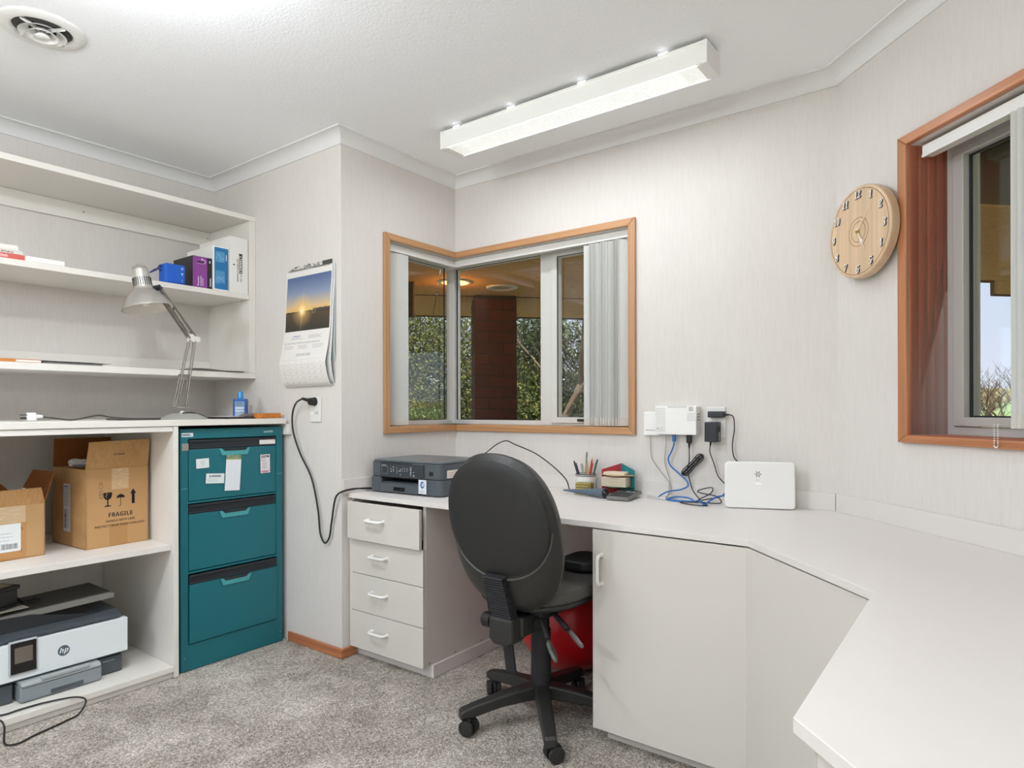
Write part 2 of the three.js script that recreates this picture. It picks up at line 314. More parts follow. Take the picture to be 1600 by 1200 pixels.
// ---------------------------------------------------------------- window_1, in the corner of the nook
const trimPlate = (outline) => plateXY(outline, 0, 0.018, [], 0.004);
const D = 0.13;                                                   // depth of the reveal to the aluminium
{
  const w = structGroup('window_1', [X1, 0, Z2]);
  const toN = new THREE.Matrix4().makeRotationY(Math.PI / 2).setPosition(0, 0, Z1 - Z2);       // the wing on the nook wall
  const add = (name, g, mat, wing) => mesh(name, wing ? F(Array.isArray(g) ? join(g) : g, toN) : g, mat, w);
  const t = 0.034, { u0, y0, y1, x1 } = O1;
  // wooden casing
  add('casing', along(trimPlate([[u0 - t, y1 + t], [u0, y1], [NL, y1], [NL, y1 + t]])), M.trim, 1);
  add('casing', along(trimPlate([[u0 - t, y0 - t], [NL, y0 - t], [NL, y0], [u0, y0]])), M.trim, 1);
  add('casing', trimPlate([[u0 - t, y0 - t], [u0, y0], [u0, y1], [u0 - t, y1 + t]]), M.trim, 1);
  add('casing', along(trimPlate([[0.018, y1], [x1, y1], [x1 + t, y1 + t], [0.018, y1 + t]])), M.trim);
  add('casing', along(trimPlate([[0.018, y0 - t], [x1 + t, y0 - t], [x1, y0], [0.018, y0]])), M.trim);
  add('casing', trimPlate([[x1, y0], [x1 + t, y0 - t], [x1 + t, y1 + t], [x1, y1]]), M.trim);
  // lining boards of the reveal
  add('lining', along(bx(u0 - 0.012, NL + D, y0 - 0.014, y0, -D - 0.05, 0.004, 0.001)), M.trim, 1);
  add('lining', along(bx(u0 - 0.012, NL + D, y1, y1 + 0.012, -D - 0.05, 0.004, 0.001)), M.trim, 1);
  add('lining', bx(u0 - 0.012, u0, y0, y1, -D - 0.05, 0.004, 0.001), M.trim, 1);
  add('lining', along(bx(-D, x1 + 0.012, y0 - 0.014, y0, -D - 0.05, 0.004, 0.001)), M.trim);
  add('lining', along(bx(-D, x1 + 0.012, y1, y1 + 0.012, -D - 0.05, 0.004, 0.001)), M.trim);
  add('lining', bx(x1, x1 + 0.012, y0, y1, -D - 0.05, 0.004, 0.001), M.trim);
  // aluminium: frames, corner post, mullion, opening sash
  const z0 = -D - 0.045, z1 = -D;
  add('window_frame', [bx(u0, NL + D, y0, y0 + 0.024, z0, z1, 0.002), bx(u0, NL + D, y1 - 0.022, y1, z0, z1, 0.002), bx(u0, u0 + 0.03, y0, y1, z0, z1, 0.002)], M.alu, 1);
  add('window_frame', [bx(-D, x1, y0, y0 + 0.024, z0, z1, 0.002), bx(-D, x1, y1 - 0.022, y1, z0, z1, 0.002), bx(x1 - 0.03, x1, y0, y1, z0, z1, 0.002)], M.alu);
  add('corner_post', [bx(-D - 0.045, -D + 0.012, y0, y1, z0, z1 + 0.012, 0.003), bx(-D - 0.02, -D + 0.022, y0, y1, z0 + 0.01, z1 - 0.012, 0.002)], M.alu);
  add('mullion', bx(0.479, 0.549, y0, y1, z0, z1 + 0.004, 0.003), M.alu);
  const sx0 = 0.549, sx1 = x1 - 0.022, sy0 = y0 + 0.012, sy1 = y1 - 0.014, st = 0.036;
  const sash = add('sash', plateXY(rectXY(sx0, sx1, sy0, sy1), z0 + 0.006, z1 + 0.012, [rectXY(sx0 + st, sx1 - st, sy0 + st - 0.006, sy1 - st + 0.004)], 0.002), M.alu);
  mesh('handle', [bx(0.71, 0.80, sy0 + 0.010, sy0 + 0.022, z1 + 0.012, z1 + 0.026, 0.004, 2), bx(0.755, 0.785, sy0 + 0.004, sy0 + 0.028, z1 + 0.008, z1 + 0.018, 0.003)], M.gasket, sash);
  // black rubber seals round each pane
  const seal = (a, b, c, d) => plateXY(rectXY(a, b, c, d), -0.003, 0.003, [rectXY(a + 0.004, b - 0.004, c + 0.004, d - 0.004)]);
  add('seal', F(seal(u0 + 0.028, NL + D - 0.072, y0 + 0.022, y1 - 0.02), frameM(0, 0, z1 - 0.006, 0)), M.gasket, 1);
  add('seal', F(seal(-D + 0.02, 0.481, y0 + 0.022, y1 - 0.02), frameM(0, 0, z1 - 0.006, 0)), M.gasket);
  add('seal', F(seal(sx0 + st - 0.002, sx1 - st + 0.002, sy0 + st - 0.008, sy1 - st + 0.006), frameM(0, 0, z1 + 0.004, 0)), M.gasket);
  add('glass_pane', bx(u0 + 0.028, NL + D - 0.01, y0 + 0.02, y1 - 0.02, z0 + 0.018, z0 + 0.022, 0), M.glass, 1);
  add('glass_pane', bx(-D + 0.01, 0.482, y0 + 0.02, y1 - 0.02, z0 + 0.018, z0 + 0.022, 0), M.glass);
  add('glass_pane', bx(sx0 + st - 0.006, sx1 - st + 0.006, sy0 + st - 0.01, sy1 - st + 0.008, z0 + 0.018, z0 + 0.022, 0), M.glass);
}
// ---------------------------------------------------------------- window_2, beside the clock
{
  const w = structGroup('window_2', [X2, 0, Z2], -Math.PI / 4), { u0, u1, y0, y1 } = O2;
  const add = (name, g, mat) => mesh(name, g, mat, w);
  const t = 0.038, tb = 0.024, tt = 0.032;
  add('casing', along(trimPlate([[u0 - t, y1 + tt], [u0, y1], [u1, y1], [u1 + t, y1 + tt]])), M.casing2);
  add('casing', along(trimPlate([[u0 - t, y0 - tb], [u1 + t, y0 - tb], [u1, y0], [u0, y0]])), M.casing2);
  add('casing', trimPlate([[u0 - t, y0 - tb], [u0, y0], [u0, y1], [u0 - t, y1 + tt]]), M.casing2);
  add('casing', trimPlate([[u1, y0], [u1 + t, y0 - tb], [u1 + t, y1 + tt], [u1, y1]]), M.casing2);
  const b = -D - 0.06;
  add('lining', bx(u0 - 0.012, u0, y0, y1, b, 0.004, 0.001), M.jamb); add('lining', bx(u1, u1 + 0.012, y0, y1, b, 0.004, 0.001), M.jamb);
  add('lining', along(bx(u0 - 0.012, u1 + 0.012, y1, y1 + 0.012, b, 0.004, 0.001)), M.jamb); add('lining', along(bx(u0 - 0.012, u1 + 0.012, y0 - 0.014, y0, b, 0.004, 0.001)), M.jamb);
  const z0 = -D - 0.045, z1 = -D;
  add('window_frame', plateXY(rectXY(u0, u1, y0, y1), z0, z1, [rectXY(u0 + 0.028, u1 - 0.028, y0 + 0.026, y1 - 0.022)], 0.002), M.aluGrey);
  const s0 = u0 + 0.031, s1 = u1 - 0.031, a0 = y0 + 0.029, a1 = y1 - 0.025, st = 0.04;
  const sash = add('sash', plateXY(rectXY(s0, s1, a0, a1), z0 + 0.01, z1 + 0.010, [rectXY(s0 + st, s1 - st, a0 + 0.028, a1 - 0.026)], 0.003), M.aluGrey);
  mesh('seal', plateXY(rectXY(s0 + st - 0.001, s1 - st + 0.001, a0 + 0.027, a1 - 0.025), z1 - 0.02, z1 - 0.012, [rectXY(s0 + st + 0.006, s1 - st - 0.006, a0 + 0.033, a1 - 0.031)]), M.gasket, sash);
  add('glass_pane', bx(s0 + st - 0.008, s1 - st + 0.008, a0 + 0.02, a1 - 0.018, z0 + 0.018, z0 + 0.022, 0), M.glass);
}

// ---------------------------------------------------------------- vertical blinds
function blind(label, origin, turn, x0, x1, railY, railZ, yTop, yBot, vanes, railMat, chainAt) {
  const t = thing('vertical_blind', label, 'blind', origin, turn);
  mesh('head_rail', [bx(x0, x1, railY, railY + 0.033, railZ - 0.02, railZ + 0.02, 0.003, 2), bx(x0, x1, railY - 0.004, railY + 0.004, railZ + 0.012, railZ + 0.0215, 0.001)], railMat, t);
  for (const [x, a, dz] of vanes) {
    const v = mesh('vane', bx(-0.0445, 0.0445, yBot + 0.036, yTop - 0.014, -0.0005, 0.0005, 0), M.vane, t);
    v.position.set(x, 0, railZ + (dz || 0)); v.rotation.y = a;
    mesh('hanger', [bx(-0.012, 0.012, yTop - 0.018, yTop - 0.004, -0.0015, 0.0015, 0.001), bx(-0.003, 0.003, yTop - 0.006, railY + 0.002, -0.0025, 0.0025, 0.001)], M.whitePlastic, v);
    mesh('bottom_weight', bx(-0.0445, 0.0445, yBot, yBot + 0.038, -0.0022, 0.0022, 0.001), M.vaneBase, v);
  }
  if (chainAt) {
    const [cx, cz, ya, yb] = chainAt, beads = [];
    for (let s = 0; s < 2; s++) for (let y = yb; y < ya; y += 0.0062) beads.push(new THREE.SphereGeometry(0.0022, 6, 4).translate(cx + s * 0.011, y, cz));
    for (let a = 0; a <= 6; a++) beads.push(new THREE.SphereGeometry(0.0022, 6, 4).translate(cx + 0.0055 - 0.0055 * Math.cos(a / 6 * Math.PI), yb - 0.0055 * Math.sin(a / 6 * Math.PI), cz));
    const bc = mesh('bead_chain', beads, M.whitePlastic, t); bc.userData.label = 'white bead chain hanging in a loop';
  }
  return t;
}
{
  const v = [];                                                   // bunch at the right of the corner window's long side
  for (let i = 0; i < 13; i++) v.push([0.838 + i * 0.0156, 1.14 + rr(-0.13, 0.13)]);
  v[0][1] = 0.7; v[12][1] = 0.8;
  const t = blind('white vertical blind bunched at the right end of the corner window', [X1, 0, Z2], 0, -0.09, 1.049, 1.923, -0.045, 1.926, 1.051, v, M.whitePlastic);
  mesh('bottom_chain', v.slice(0, -1).flatMap(([x], i) => [0.020, -0.022].map(z => tube([[x, 1.062, -0.045 + z], [x + 0.008, 1.054, -0.045 + z], [x + 0.0152, 1.062, -0.045 + z]], 0.0011, 6, 4))), M.whitePlastic, t);
  const l = [];
  for (let i = 0; i < 7; i++) l.push([0.335 + i * 0.011, -0.75 + rr(-0.04, 0.04)]);
  blind('pale vertical blind folded flat at the left end of the corner window', [X1, 0, Z1], Math.PI / 2, 0.285, NL + 0.02, 1.923, -0.045, 1.926, 1.051, l, M.whitePlastic);
  const r = [];
  for (let i = 0; i < 12; i++) r.push([0.735 + i * 0.02, 0.9 + rr(-0.05, 0.05)]);
  blind('beige vertical blind at the right edge, in the window beside the clock', [X2, 0, Z2], -Math.PI / 4, 0.386, 1.34, 1.924, -0.04, 1.932, 1.075, r, M.whitePlastic, [0.684, 0.022, 1.09, 1.03]);
}

// ---------------------------------------------------------------- lights
const rnx = (o) => o;
{ // fluorescent batten on the ceiling: 1.22 m, opaque sides, prismatic lens below
  const x0 = -1.99, x1 = -0.768, z0 = -2.262, z1 = -2.135, yb = 2.298, yt = 2.378, cx = (x0 + x1) / 2, cz = (z0 + z1) / 2;
  const t = thing('fluorescent_light', 'long white fluorescent batten light with a prismatic lens on the ceiling', 'ceiling light', [cx, yb, cz]);
  const L = (x1 - x0) / 2, B = (z1 - z0) / 2, H = yt - yb;
  mesh('side_panel', [bx(-L + 0.012, L - 0.012, 0.004, H - 0.013, B - 0.004, B, 0.001), bx(-L + 0.012, L - 0.012, H - 0.011, H, B - 0.005, B - 0.001, 0.001)], M.white, t);
  mesh('side_panel', [bx(-L + 0.012, L - 0.012, 0.004, H - 0.013, -B, -B + 0.004, 0.001), bx(-L + 0.012, L - 0.012, H - 0.011, H, -B + 0.001, -B + 0.005, 0.001)], M.white, t);
  mesh('top_pan', bx(-L + 0.01, L - 0.01, H - 0.004, H - 0.001, -B + 0.004, B - 0.004, 0.0005), M.white, t);
  for (const s of [-1, 1]) mesh('end_cap', [bx(s * L, s * (L - 0.014), 0, H, -B - 0.002, B + 0.002, 0.002, 2), bx(s * (L - 0.04), s * (L - 0.012), 0.001, 0.004, -B + 0.002, B - 0.002, 0.001)], M.white, t);
  for (const s of [-1, 1]) mesh('mounting_foot', bx(s * (L - 0.2), s * (L - 0.26), H - 0.001, CEIL - yb, -0.03, 0.03, 0.001), M.aluGrey, t);
  const tubeMat = std(0xffffff, 0.5, { emissive: 0xfff6ea, emissiveIntensity: 1.6 });
  mesh('lamp_tube', rod([-L + 0.03, 0.045, 0], [L - 0.03, 0.045, 0], 0.013, 12), tubeMat, t);
  // prismatic lens: rows of small pyramids on a clear sheet
  const pos = [], nx = 150, nz = 14, w = (2 * L - 0.08) / nx, d = (2 * B - 0.016) / nz;
  for (let i = 0; i < nx; i++) for (let j = 0; j < nz; j++) {
    const ax = -L + 0.04 + i * w, az = -B + 0.008 + j * d, P = [[ax, 0.006, az], [ax + w, 0.006, az], [ax + w, 0.006, az + d], [ax, 0.006, az + d]], c = [ax + w / 2, 0.0015, az + d / 2];
    for (let k = 0; k < 4; k++) pos.push(...P[k], ...P[(k + 1) % 4], ...c);
  }
  const g = new THREE.BufferGeometry(); g.setAttribute('position', new THREE.Float32BufferAttribute(pos, 3)); g.computeVertexNormals();
  const luv = []; for (let i = 0; i < nx; i++) for (let j = 0; j < nz; j++) { const e = i < 7 || i >= nx - 9 ? 4 : 0; for (let k = 0; k < 4; k++) { const u = ((k + (e && (i + j) % 2 ? 1 : 0)) % 4 + e + 0.5) / 8; luv.push(u, 0.5, u, 0.5, u, 0.5); } }
  g.setAttribute('uv', new THREE.Float32BufferAttribute(luv, 2));
  const lensMap = canvasTex(64, 8, (c) => { ['#ffffff', '#e2e2e0', '#cfcfcc', '#f0f0ee', '#f4f4f2', '#9a9a96', '#c4c4c0', '#e8e8e4'].forEach((k, i) => { c.fillStyle = k; c.fillRect(i * 8, 0, 8, 8); }); });
  const lens = mesh('lens', g, std(0xf4f4f0, 0.25, { emissive: 0xfafcff, emissiveIntensity: 0.40, emissiveMap: lensMap }), t);
  lens.userData.label = 'clear prismatic lens of small pyramids';
  mesh('lens_edge', [bx(-L + 0.03, L - 0.03, 0.001, 0.006, B - 0.009, B - 0.003, 0.001), bx(-L + 0.03, L - 0.03, 0.001, 0.006, -B + 0.003, -B + 0.009, 0.001)], std(0xffffff, 0.3, { emissive: 0xfafcff, emissiveIntensity: 0.5 }), t);
  for (const px of [-0.52, -0.22, 0.12, 0.45]) mesh('light_slot', bx(px - 0.018, px + 0.018, H - 0.001, H + 0.006, B - 0.007, B - 0.003, 0.001), std(0xffffff, 0.4, { emissive: 0xfafcff, emissiveIntensity: 1.1 }), t);
  const a = new THREE.RectAreaLight(WARM, LIGHTS.tube, 1.14, 0.10);
  a.position.set(0, -0.003, 0); a.rotation.x = -Math.PI / 2; t.add(a);
  for (const px of [-0.52, -0.22, 0.12, 0.45]) { const q = new THREE.PointLight(WARM, 0.0003, 0, 2); q.position.set(px, H + 0.005, B + 0.004); q.castShadow = true; t.add(q); }
}
// round ceiling lights (just outside the picture): opal domes on the ceiling
{
  const t = thing('ceiling_lamp', 'round opal glass ceiling lamp above the carpet, near the batten light', 'ceiling light', [-1.68, CEIL, -0.66]);
  mesh('base_ring', lathe([[0, 0], [0.105, 0], [0.105, -0.014], [0.098, -0.016], [0, -0.016]], 40), M.white, t);
  mesh('dome', lathe([[0.097, -0.016], [0.094, -0.032], [0.08, -0.05], [0.055, -0.062], [0.025, -0.068], [0, -0.069]], 40), std(0xffffff, 0.35, { emissive: WARM, emissiveIntensity: 1.4 }), t);
  const s = new THREE.PointLight(WARM, LIGHTS.oyster, 0, 2);
  s.position.set(0, -0.15, 0); s.castShadow = true; s.shadow.radius = 2.2; t.add(s);
}
// recessed downlights: they give the crisp shadows under handles and edges
[[-1.95, -0.72, 1, 'small recessed downlight above the carpet on the shelf side'], [-0.62, -0.42, 0.8, 'small recessed downlight above the carpet by the desk return']].forEach(([x, z, k, l]) => {
  const t = thing('downlight', l, 'downlight', [x, CEIL, z]);
  mesh('trim_ring', lathe([[0.036, 0.0], [0.036, -0.004], [0.05, -0.005], [0.056, -0.002], [0.056, 0]], 32), M.white, t);
  mesh('lamp', new THREE.CircleGeometry(0.036, 24).rotateX(Math.PI / 2).translate(0, -0.002, 0), std(0xffffff, 0.5, { emissive: WARM, emissiveIntensity: 1.5 }), t);
  const s = new THREE.SpotLight(WARM, LIGHTS.down * k, 0, 1.25, 0.7, 2);
  s.position.set(0, -0.012, 0); s.target.position.set(0, -2, 0); s.castShadow = true; s.shadow.radius = 1.5; t.add(s, s.target);
});
// two opal globe pendants behind the viewer
[[-2.0, 0.75, 1.3], [-0.25, 0.75, 0.85]].forEach(([x, z, k], i) => {
  const t = thing('globe_pendant', ['opal globe pendant lamp behind the viewer on the shelf side', 'opal globe pendant lamp behind the viewer on the desk side'][i], 'pendant lamp', [x, CEIL, z]);
  mesh('ceiling_rose', lathe([[0, 0], [0.05, 0], [0.046, -0.016], [0.01, -0.026], [0, -0.026]], 28), M.white, t);
  mesh('flex', rod([0, -0.02, 0], [0, -0.42, 0], 0.004, 8), M.white, t);
  mesh('collar', cyl(0.03, 0.022, 0.04, 0, -0.455, 0, 24), M.brushed, t);
  mesh('globe', new THREE.SphereGeometry(0.1, 32, 20).translate(0, -0.545, 0), std(0xffffff, 0.35, { emissive: WARM, emissiveIntensity: 1.2 }), t);
  const s = new THREE.PointLight(WARM, LIGHTS.pendant * k, 0, 2); s.position.set(0, -0.545, 0); s.castShadow = true; s.shadow.radius = 6; t.add(s);
});
{ // round air vent: flange and nested cones
  const t = thing('air_vent', 'round white ceiling vent of nested rings', 'vent', [-2.52, CEIL, -0.785]);
  mesh('flange', lathe([[0.085, 0.0], [0.083, -0.006], [0.09, -0.012], [0.118, -0.007], [0.124, -0.001], [0.124, 0]], 56), M.whitePlastic, t);
  const ring = (r0, r1, y0, y1) => lathe([[r0, y0], [r1, y1], [r1 + 0.002, y1 + 0.001], [r0 + 0.002, y0 + 0.002]], 48);
  mesh('throat', lathe([[0.001, 0.0005 - 0.001], [0.083, -0.0005]], 40), std(0x55534f, 0.8), t);
  mesh('cone_ring', ring(0.038, 0.066, -0.004, -0.020), M.whitePlastic, t);
  mesh('cone_ring', ring(0.022, 0.044, -0.008, -0.026), M.whitePlastic, t);
  mesh('cone_ring', lathe([[0.001, -0.030], [0.012, -0.029], [0.022, -0.026], [0.014, -0.018], [0.006, -0.008]], 32), M.whitePlastic, t);
  mesh('spoke', [0, 1, 2, 3].map(k => bx(-0.0012, 0.0012, -0.014, -0.002, 0.012, 0.084, 0.0005).rotateY(k * Math.PI / 2 + 0.5)), M.whitePlastic, t);
}
// ================================================================ the left wall: shelves, bench, filing cabinet
const SF = -3.056, SZ0 = 0.35;                                    // shelf fronts, far end outside the picture
{
  const t = thing('wall_shelf_unit', 'cream open wall shelves of three long boards above the bench', 'shelves', [X0, 0, Z1], 0);
  const zr = -0.0005, f = SF - X0, n = SZ0 - Z1;                 // local: x out of the wall, z towards the viewer
  mesh('shelf', bx(0, f, 2.101, 2.126, zr + 0.0005, n, 0.0012), M.melamine, t);
  mesh('shelf', bx(0, f - 0.004, 1.696, 1.721, 0.036, n - 0.03, 0.0012), M.melamine, t);
  mesh('shelf', bx(0, f, 1.291, 1.319, 0.0005, n, 0.0012), M.melamine, t);
  mesh('side_panel', bx(0, f - 0.0005, 1.320, 2.100, 0.001, 0.035, 0.001), M.melamine, t);
  mesh('side_panel', bx(0, f - 0.0005, 1.320, 2.100, n - 0.033, n, 0.001), M.melamine, t);
  const rail = mesh('back_rail', bx(0.001, 0.018, 2.024, 2.100, 0.036, n - 0.034, 0.001), M.melamine, t);
  for (const z of [0.02 - 0.0, 0.62, 1.2]) mesh('screw', rod([0.0175, 2.067, z + 0.03], [0.0195, 2.067, z + 0.03], 0.0045, 10), M.steel, rail);
  mesh('back_rail', bx(0.001, 0.018, 1.320, 1.392, 0.036, n - 0.034, 0.001), M.melamine, t);
  for (const x of [0.05, 0.33]) mesh('shelf_pin', rod([x, 1.69, 0.035], [x, 1.69, 0.046], 0.004, 8), M.whitePlastic, t);
}
const BF = -2.76;                                                 // bench front
{
  const t = thing('bench_top', 'long cream bench top over the filing cabinet and open cupboard', 'bench top', [X0, 0, Z1]);
  const f = BF - X0, n = SZ0 - Z1;
  mesh('top_board', bx(0.001, f, WT - 0.026, WT, 0.022, n, 0.0018), M.melamine, t);
  mesh('support_rail', bx(0.05, f + 0.012, WT - 0.078, WT - 0.027, 0.001, 0.02, 0.001), M.melamine, t);
}
{
  const t = thing('open_cupboard', 'cream open cupboard under the bench with a middle shelf', 'cupboard', [X0, 0, -1.345]);
  const f = BF - X0, n = SZ0 + 1.345, y1 = WT - 0.027;
  mesh('side_panel', bx(0.002, f - 0.004, 0.002, y1, 0, 0.02, 0.0012), M.melamine, t);
  mesh('side_panel', bx(0.002, f - 0.004, 0.002, y1, n - 0.02, n, 0.0012), M.melamine, t);
  mesh('shelf', bx(0.003, f - 0.024, 0.537, 0.562, 0.021, n - 0.021, 0.0015), M.melamine, t);
  mesh('bottom_shelf', bx(0.003, f - 0.002, 0.028, 0.051, 0.021, n - 0.021, 0.0015), M.melamine, t);
  mesh('plinth', bx(f - 0.032, f - 0.016, 0.001, 0.0275, 0.021, n - 0.021, 0.001), M.melamine, t);
  mesh('front_rail', bx(f - 0.024, f - 0.006, y1 - 0.022, y1 - 0.0005, 0.021, n - 0.021, 0.001), M.melamine, t);
}
{ // three-drawer steel filing cabinet; local +x is its front
  const zc = -1.612, hw = 0.2475, fx = -2.787;
  const t = thing('filing_cabinet', 'teal steel filing cabinet with three drawers and black grip strips', 'filing cabinet', [fx, 0, zc]);
  const H = 1.048, Dp = 0.6;
  // carcass as a frame with three openings, seen from the front; drawn in (z, y) and turned to face +x
  const face = (g) => g.rotateY(Math.PI / 2);                     // plate's +z becomes +x, its x becomes -z
  mesh('carcass', [face(plateXY(rectXY(-hw, hw, 0.001, H), -0.03, 0, [rectXY(-hw + 0.034, hw - 0.034, 0.115, 0.418), rectXY(-hw + 0.034, hw - 0.034, 0.428, 0.722), rectXY(-hw + 0.034, hw - 0.034, 0.731, 1.003)], 0.004)),
    bx(-Dp, -0.02, 0.001, H, -hw, -hw + 0.004, 0.001), bx(-Dp, -0.02, 0.001, H, hw - 0.004, hw, 0.001), bx(-Dp, -0.02, H - 0.004, H, -hw, hw, 0.001), bx(-Dp, -Dp + 0.004, 0.001, H, -hw, hw, 0.001)], M.teal, t);
  for (const [y0, y1, out, cardOn] of [[0.734, 1.000, 0.0, 1], [0.431, 0.719, 0.001, 0], [0.118, 0.415, 0.008, 0]]) {
    const w = hw - 0.036;
    const dr = mesh('drawer', [bx(-0.4, out - 0.004, y0 + 0.01, y0 + 0.2, -w + 0.01, w - 0.01, 0.001), face(plateXY([[-w, y0], [w, y0], [w, y1 - 0.042], [-w, y1 - 0.042]], -0.02 + out, out - 0.001, [], 0.003))], M.teal, t);
    mesh('grip_strip', [bx(-0.012 + out, 0.002 + out, y1 - 0.012, y1 - 0.001, -w, w, 0.003, 2), bx(-0.018 + out, -0.006 + out, y1 - 0.042, y1 - 0.012, -w, w, 0.001), bx(-0.02 + out, 0.0 + out, y1 - 0.041, y1 - 0.034, -w, w, 0.002)], M.strip, dr);
    mesh('finger_pull', [face(plateXY([[-0.062, y1 - 0.076], [0.062, y1 - 0.076], [0.075, y1 - 0.045], [-0.075, y1 - 0.045]], out - 0.001, out + 0.003, [], 0.001)).translate(0, 0, 0)], M.tealLight, dr);
    mesh('pull_recess', face(plateXY([[-0.05, y1 - 0.056], [0.05, y1 - 0.056], [0.064, y1 - 0.043], [-0.064, y1 - 0.043]], out, out + 0.0042, [], 0.0008)), M.strip, dr);
    if (cardOn) mesh('label_card', bx(out - 0.006, out + 0.0005, y1 - 0.034, y1 - 0.013, -w + 0.004, -w + 0.085, 0.0008), M.paper, dr);
  }
  mesh('lock', [rod([-0.004, 0.968, hw - 0.019], [0.004, 0.968, hw - 0.019], 0.008, 16), bx(-0.002, 0.002, 0.954, 0.985, hw - 0.034, hw - 0.005, 0.001)], M.steel, t);
  card('maker_badge', 0.075, 0.016, 256, (g, w, h) => { g.fillStyle = '#1f7378'; g.fillRect(0, 0, w, h); g.fillStyle = '#cfe3e2'; g.font = 'italic bold 44px sans-serif'; g.fillText('autofile', 34, 42); }, t, [0.0006, 1.026, -hw + 0.075], Math.PI / 2);
  card('white_sticker', 0.05, 0.017, 256, (g, w, h) => { g.fillStyle = '#dfe8ea'; g.fillRect(0, 0, w, h); scribble(g, 16, 36, 220, 3, 9, '#29484f', 11); }, t, [0.0006, 1.022, hw - 0.03], Math.PI / 2);
  for (const [y, s] of [[0.06, 1], [0.05, -1], [0.03, -1]]) mesh('rivet', rod([-0.001, y, s * (hw - 0.016)], [0.001, y, s * (hw - 0.016)], 0.0035, 8), M.tealLight, t);
  for (const [y, s] of [[0.79, 1], [0.82, -1]]) card('scratch', 0.03, 0.006, 64, (g, w, h) => { g.fillStyle = '#137078'; g.fillRect(0, 0, w, h); g.strokeStyle = '#b8d4d4'; g.lineWidth = 2.2; g.beginPath(); g.moveTo(2, h * 0.6); g.lineTo(w * 0.5, h * 0.45); g.lineTo(w - 2, h * 0.4); g.stroke(); }, t, [0.0006, y, s * (hw - 0.017)], Math.PI / 2);
  // papers held on the top drawer
  const X = fx + 0.0015, on = (name, label, cat, w, h, y, z, rz, px, draw) => tag(card(name, w, h, px, draw, null, [X + 0.001, y, z], Math.PI / 2, rz), label, cat);
  on('business_card', 'small white card on the top drawer, upper left', 'card', 0.058, 0.042, 0.895, zc + 0.152, 0.03, 192, (g, w, h) => { g.fillStyle = '#e2e8e8'; g.fillRect(0, 0, w, h); g.strokeStyle = '#8e9698'; g.lineWidth = 3; g.beginPath(); g.arc(w * 0.5, h * 0.55, 22, 0.3, 2.6); g.stroke(); scribble(g, 66, 40, 70, 3, 16, '#777', 3); });
  on('business_card', 'white business card tilted against the notepad on the top drawer', 'card', 0.085, 0.044, 0.824, zc + 0.095, -0.07, 256, (g, w, h) => { g.fillStyle = '#e6ecec'; g.fillRect(0, 0, w, h); g.fillStyle = '#8b979b'; g.fillRect(44, 22, 24, 30); g.fillRect(76, 22, 130, 26); scribble(g, 22, 74, 170, 3, 16, '#8aa', 3); });
  on('notepad', 'tall white notepad slip with a green printed head on the top drawer', 'notepad', 0.073, 0.162, 0.843, zc + 0.010, -0.06, 192, (g, w, h) => {
    g.fillStyle = '#e6eaee'; g.fillRect(0, 0, w, h); g.fillStyle = '#8d9a74'; g.fillRect(0, 0, w, 62); g.fillStyle = '#5c6b52'; for (let i = 0; i < 26; i++) g.fillRect(rr(0, w), rr(4, 40), rr(5, 22), rr(3, 10)); g.fillStyle = '#c9cf9a'; g.fillRect(0, 50, w, 12); g.strokeStyle = '#c8ced6'; for (let y = 90; y < h; y += 26) { g.beginPath(); g.moveTo(8, y); g.lineTo(w - 8, y); g.stroke(); } });
  on('fridge_magnet', 'pink and white printed magnet on the top drawer, right side', 'magnet', 0.05, 0.088, 0.873, zc - 0.152, 0.02, 192, (g, w, h) => {
    g.fillStyle = '#e9dfe0'; g.fillRect(0, 0, w, h); g.fillStyle = '#20242a'; g.fillRect(18, 20, w - 36, 34); scribble(g, 28, 38, 130, 1, 9, '#f0f0f0', 12); g.strokeStyle = '#3a3f46'; g.lineWidth = 5; g.strokeRect(24, 70, 60, 40); scribble(g, 30, 140, 130, 8, 17, '#666', 4); g.fillStyle = '#c98f98'; g.fillRect(0, h - 46, w, 12); g.fillStyle = '#c05060'; g.fillRect(26, h - 30, 130, 16); });
}
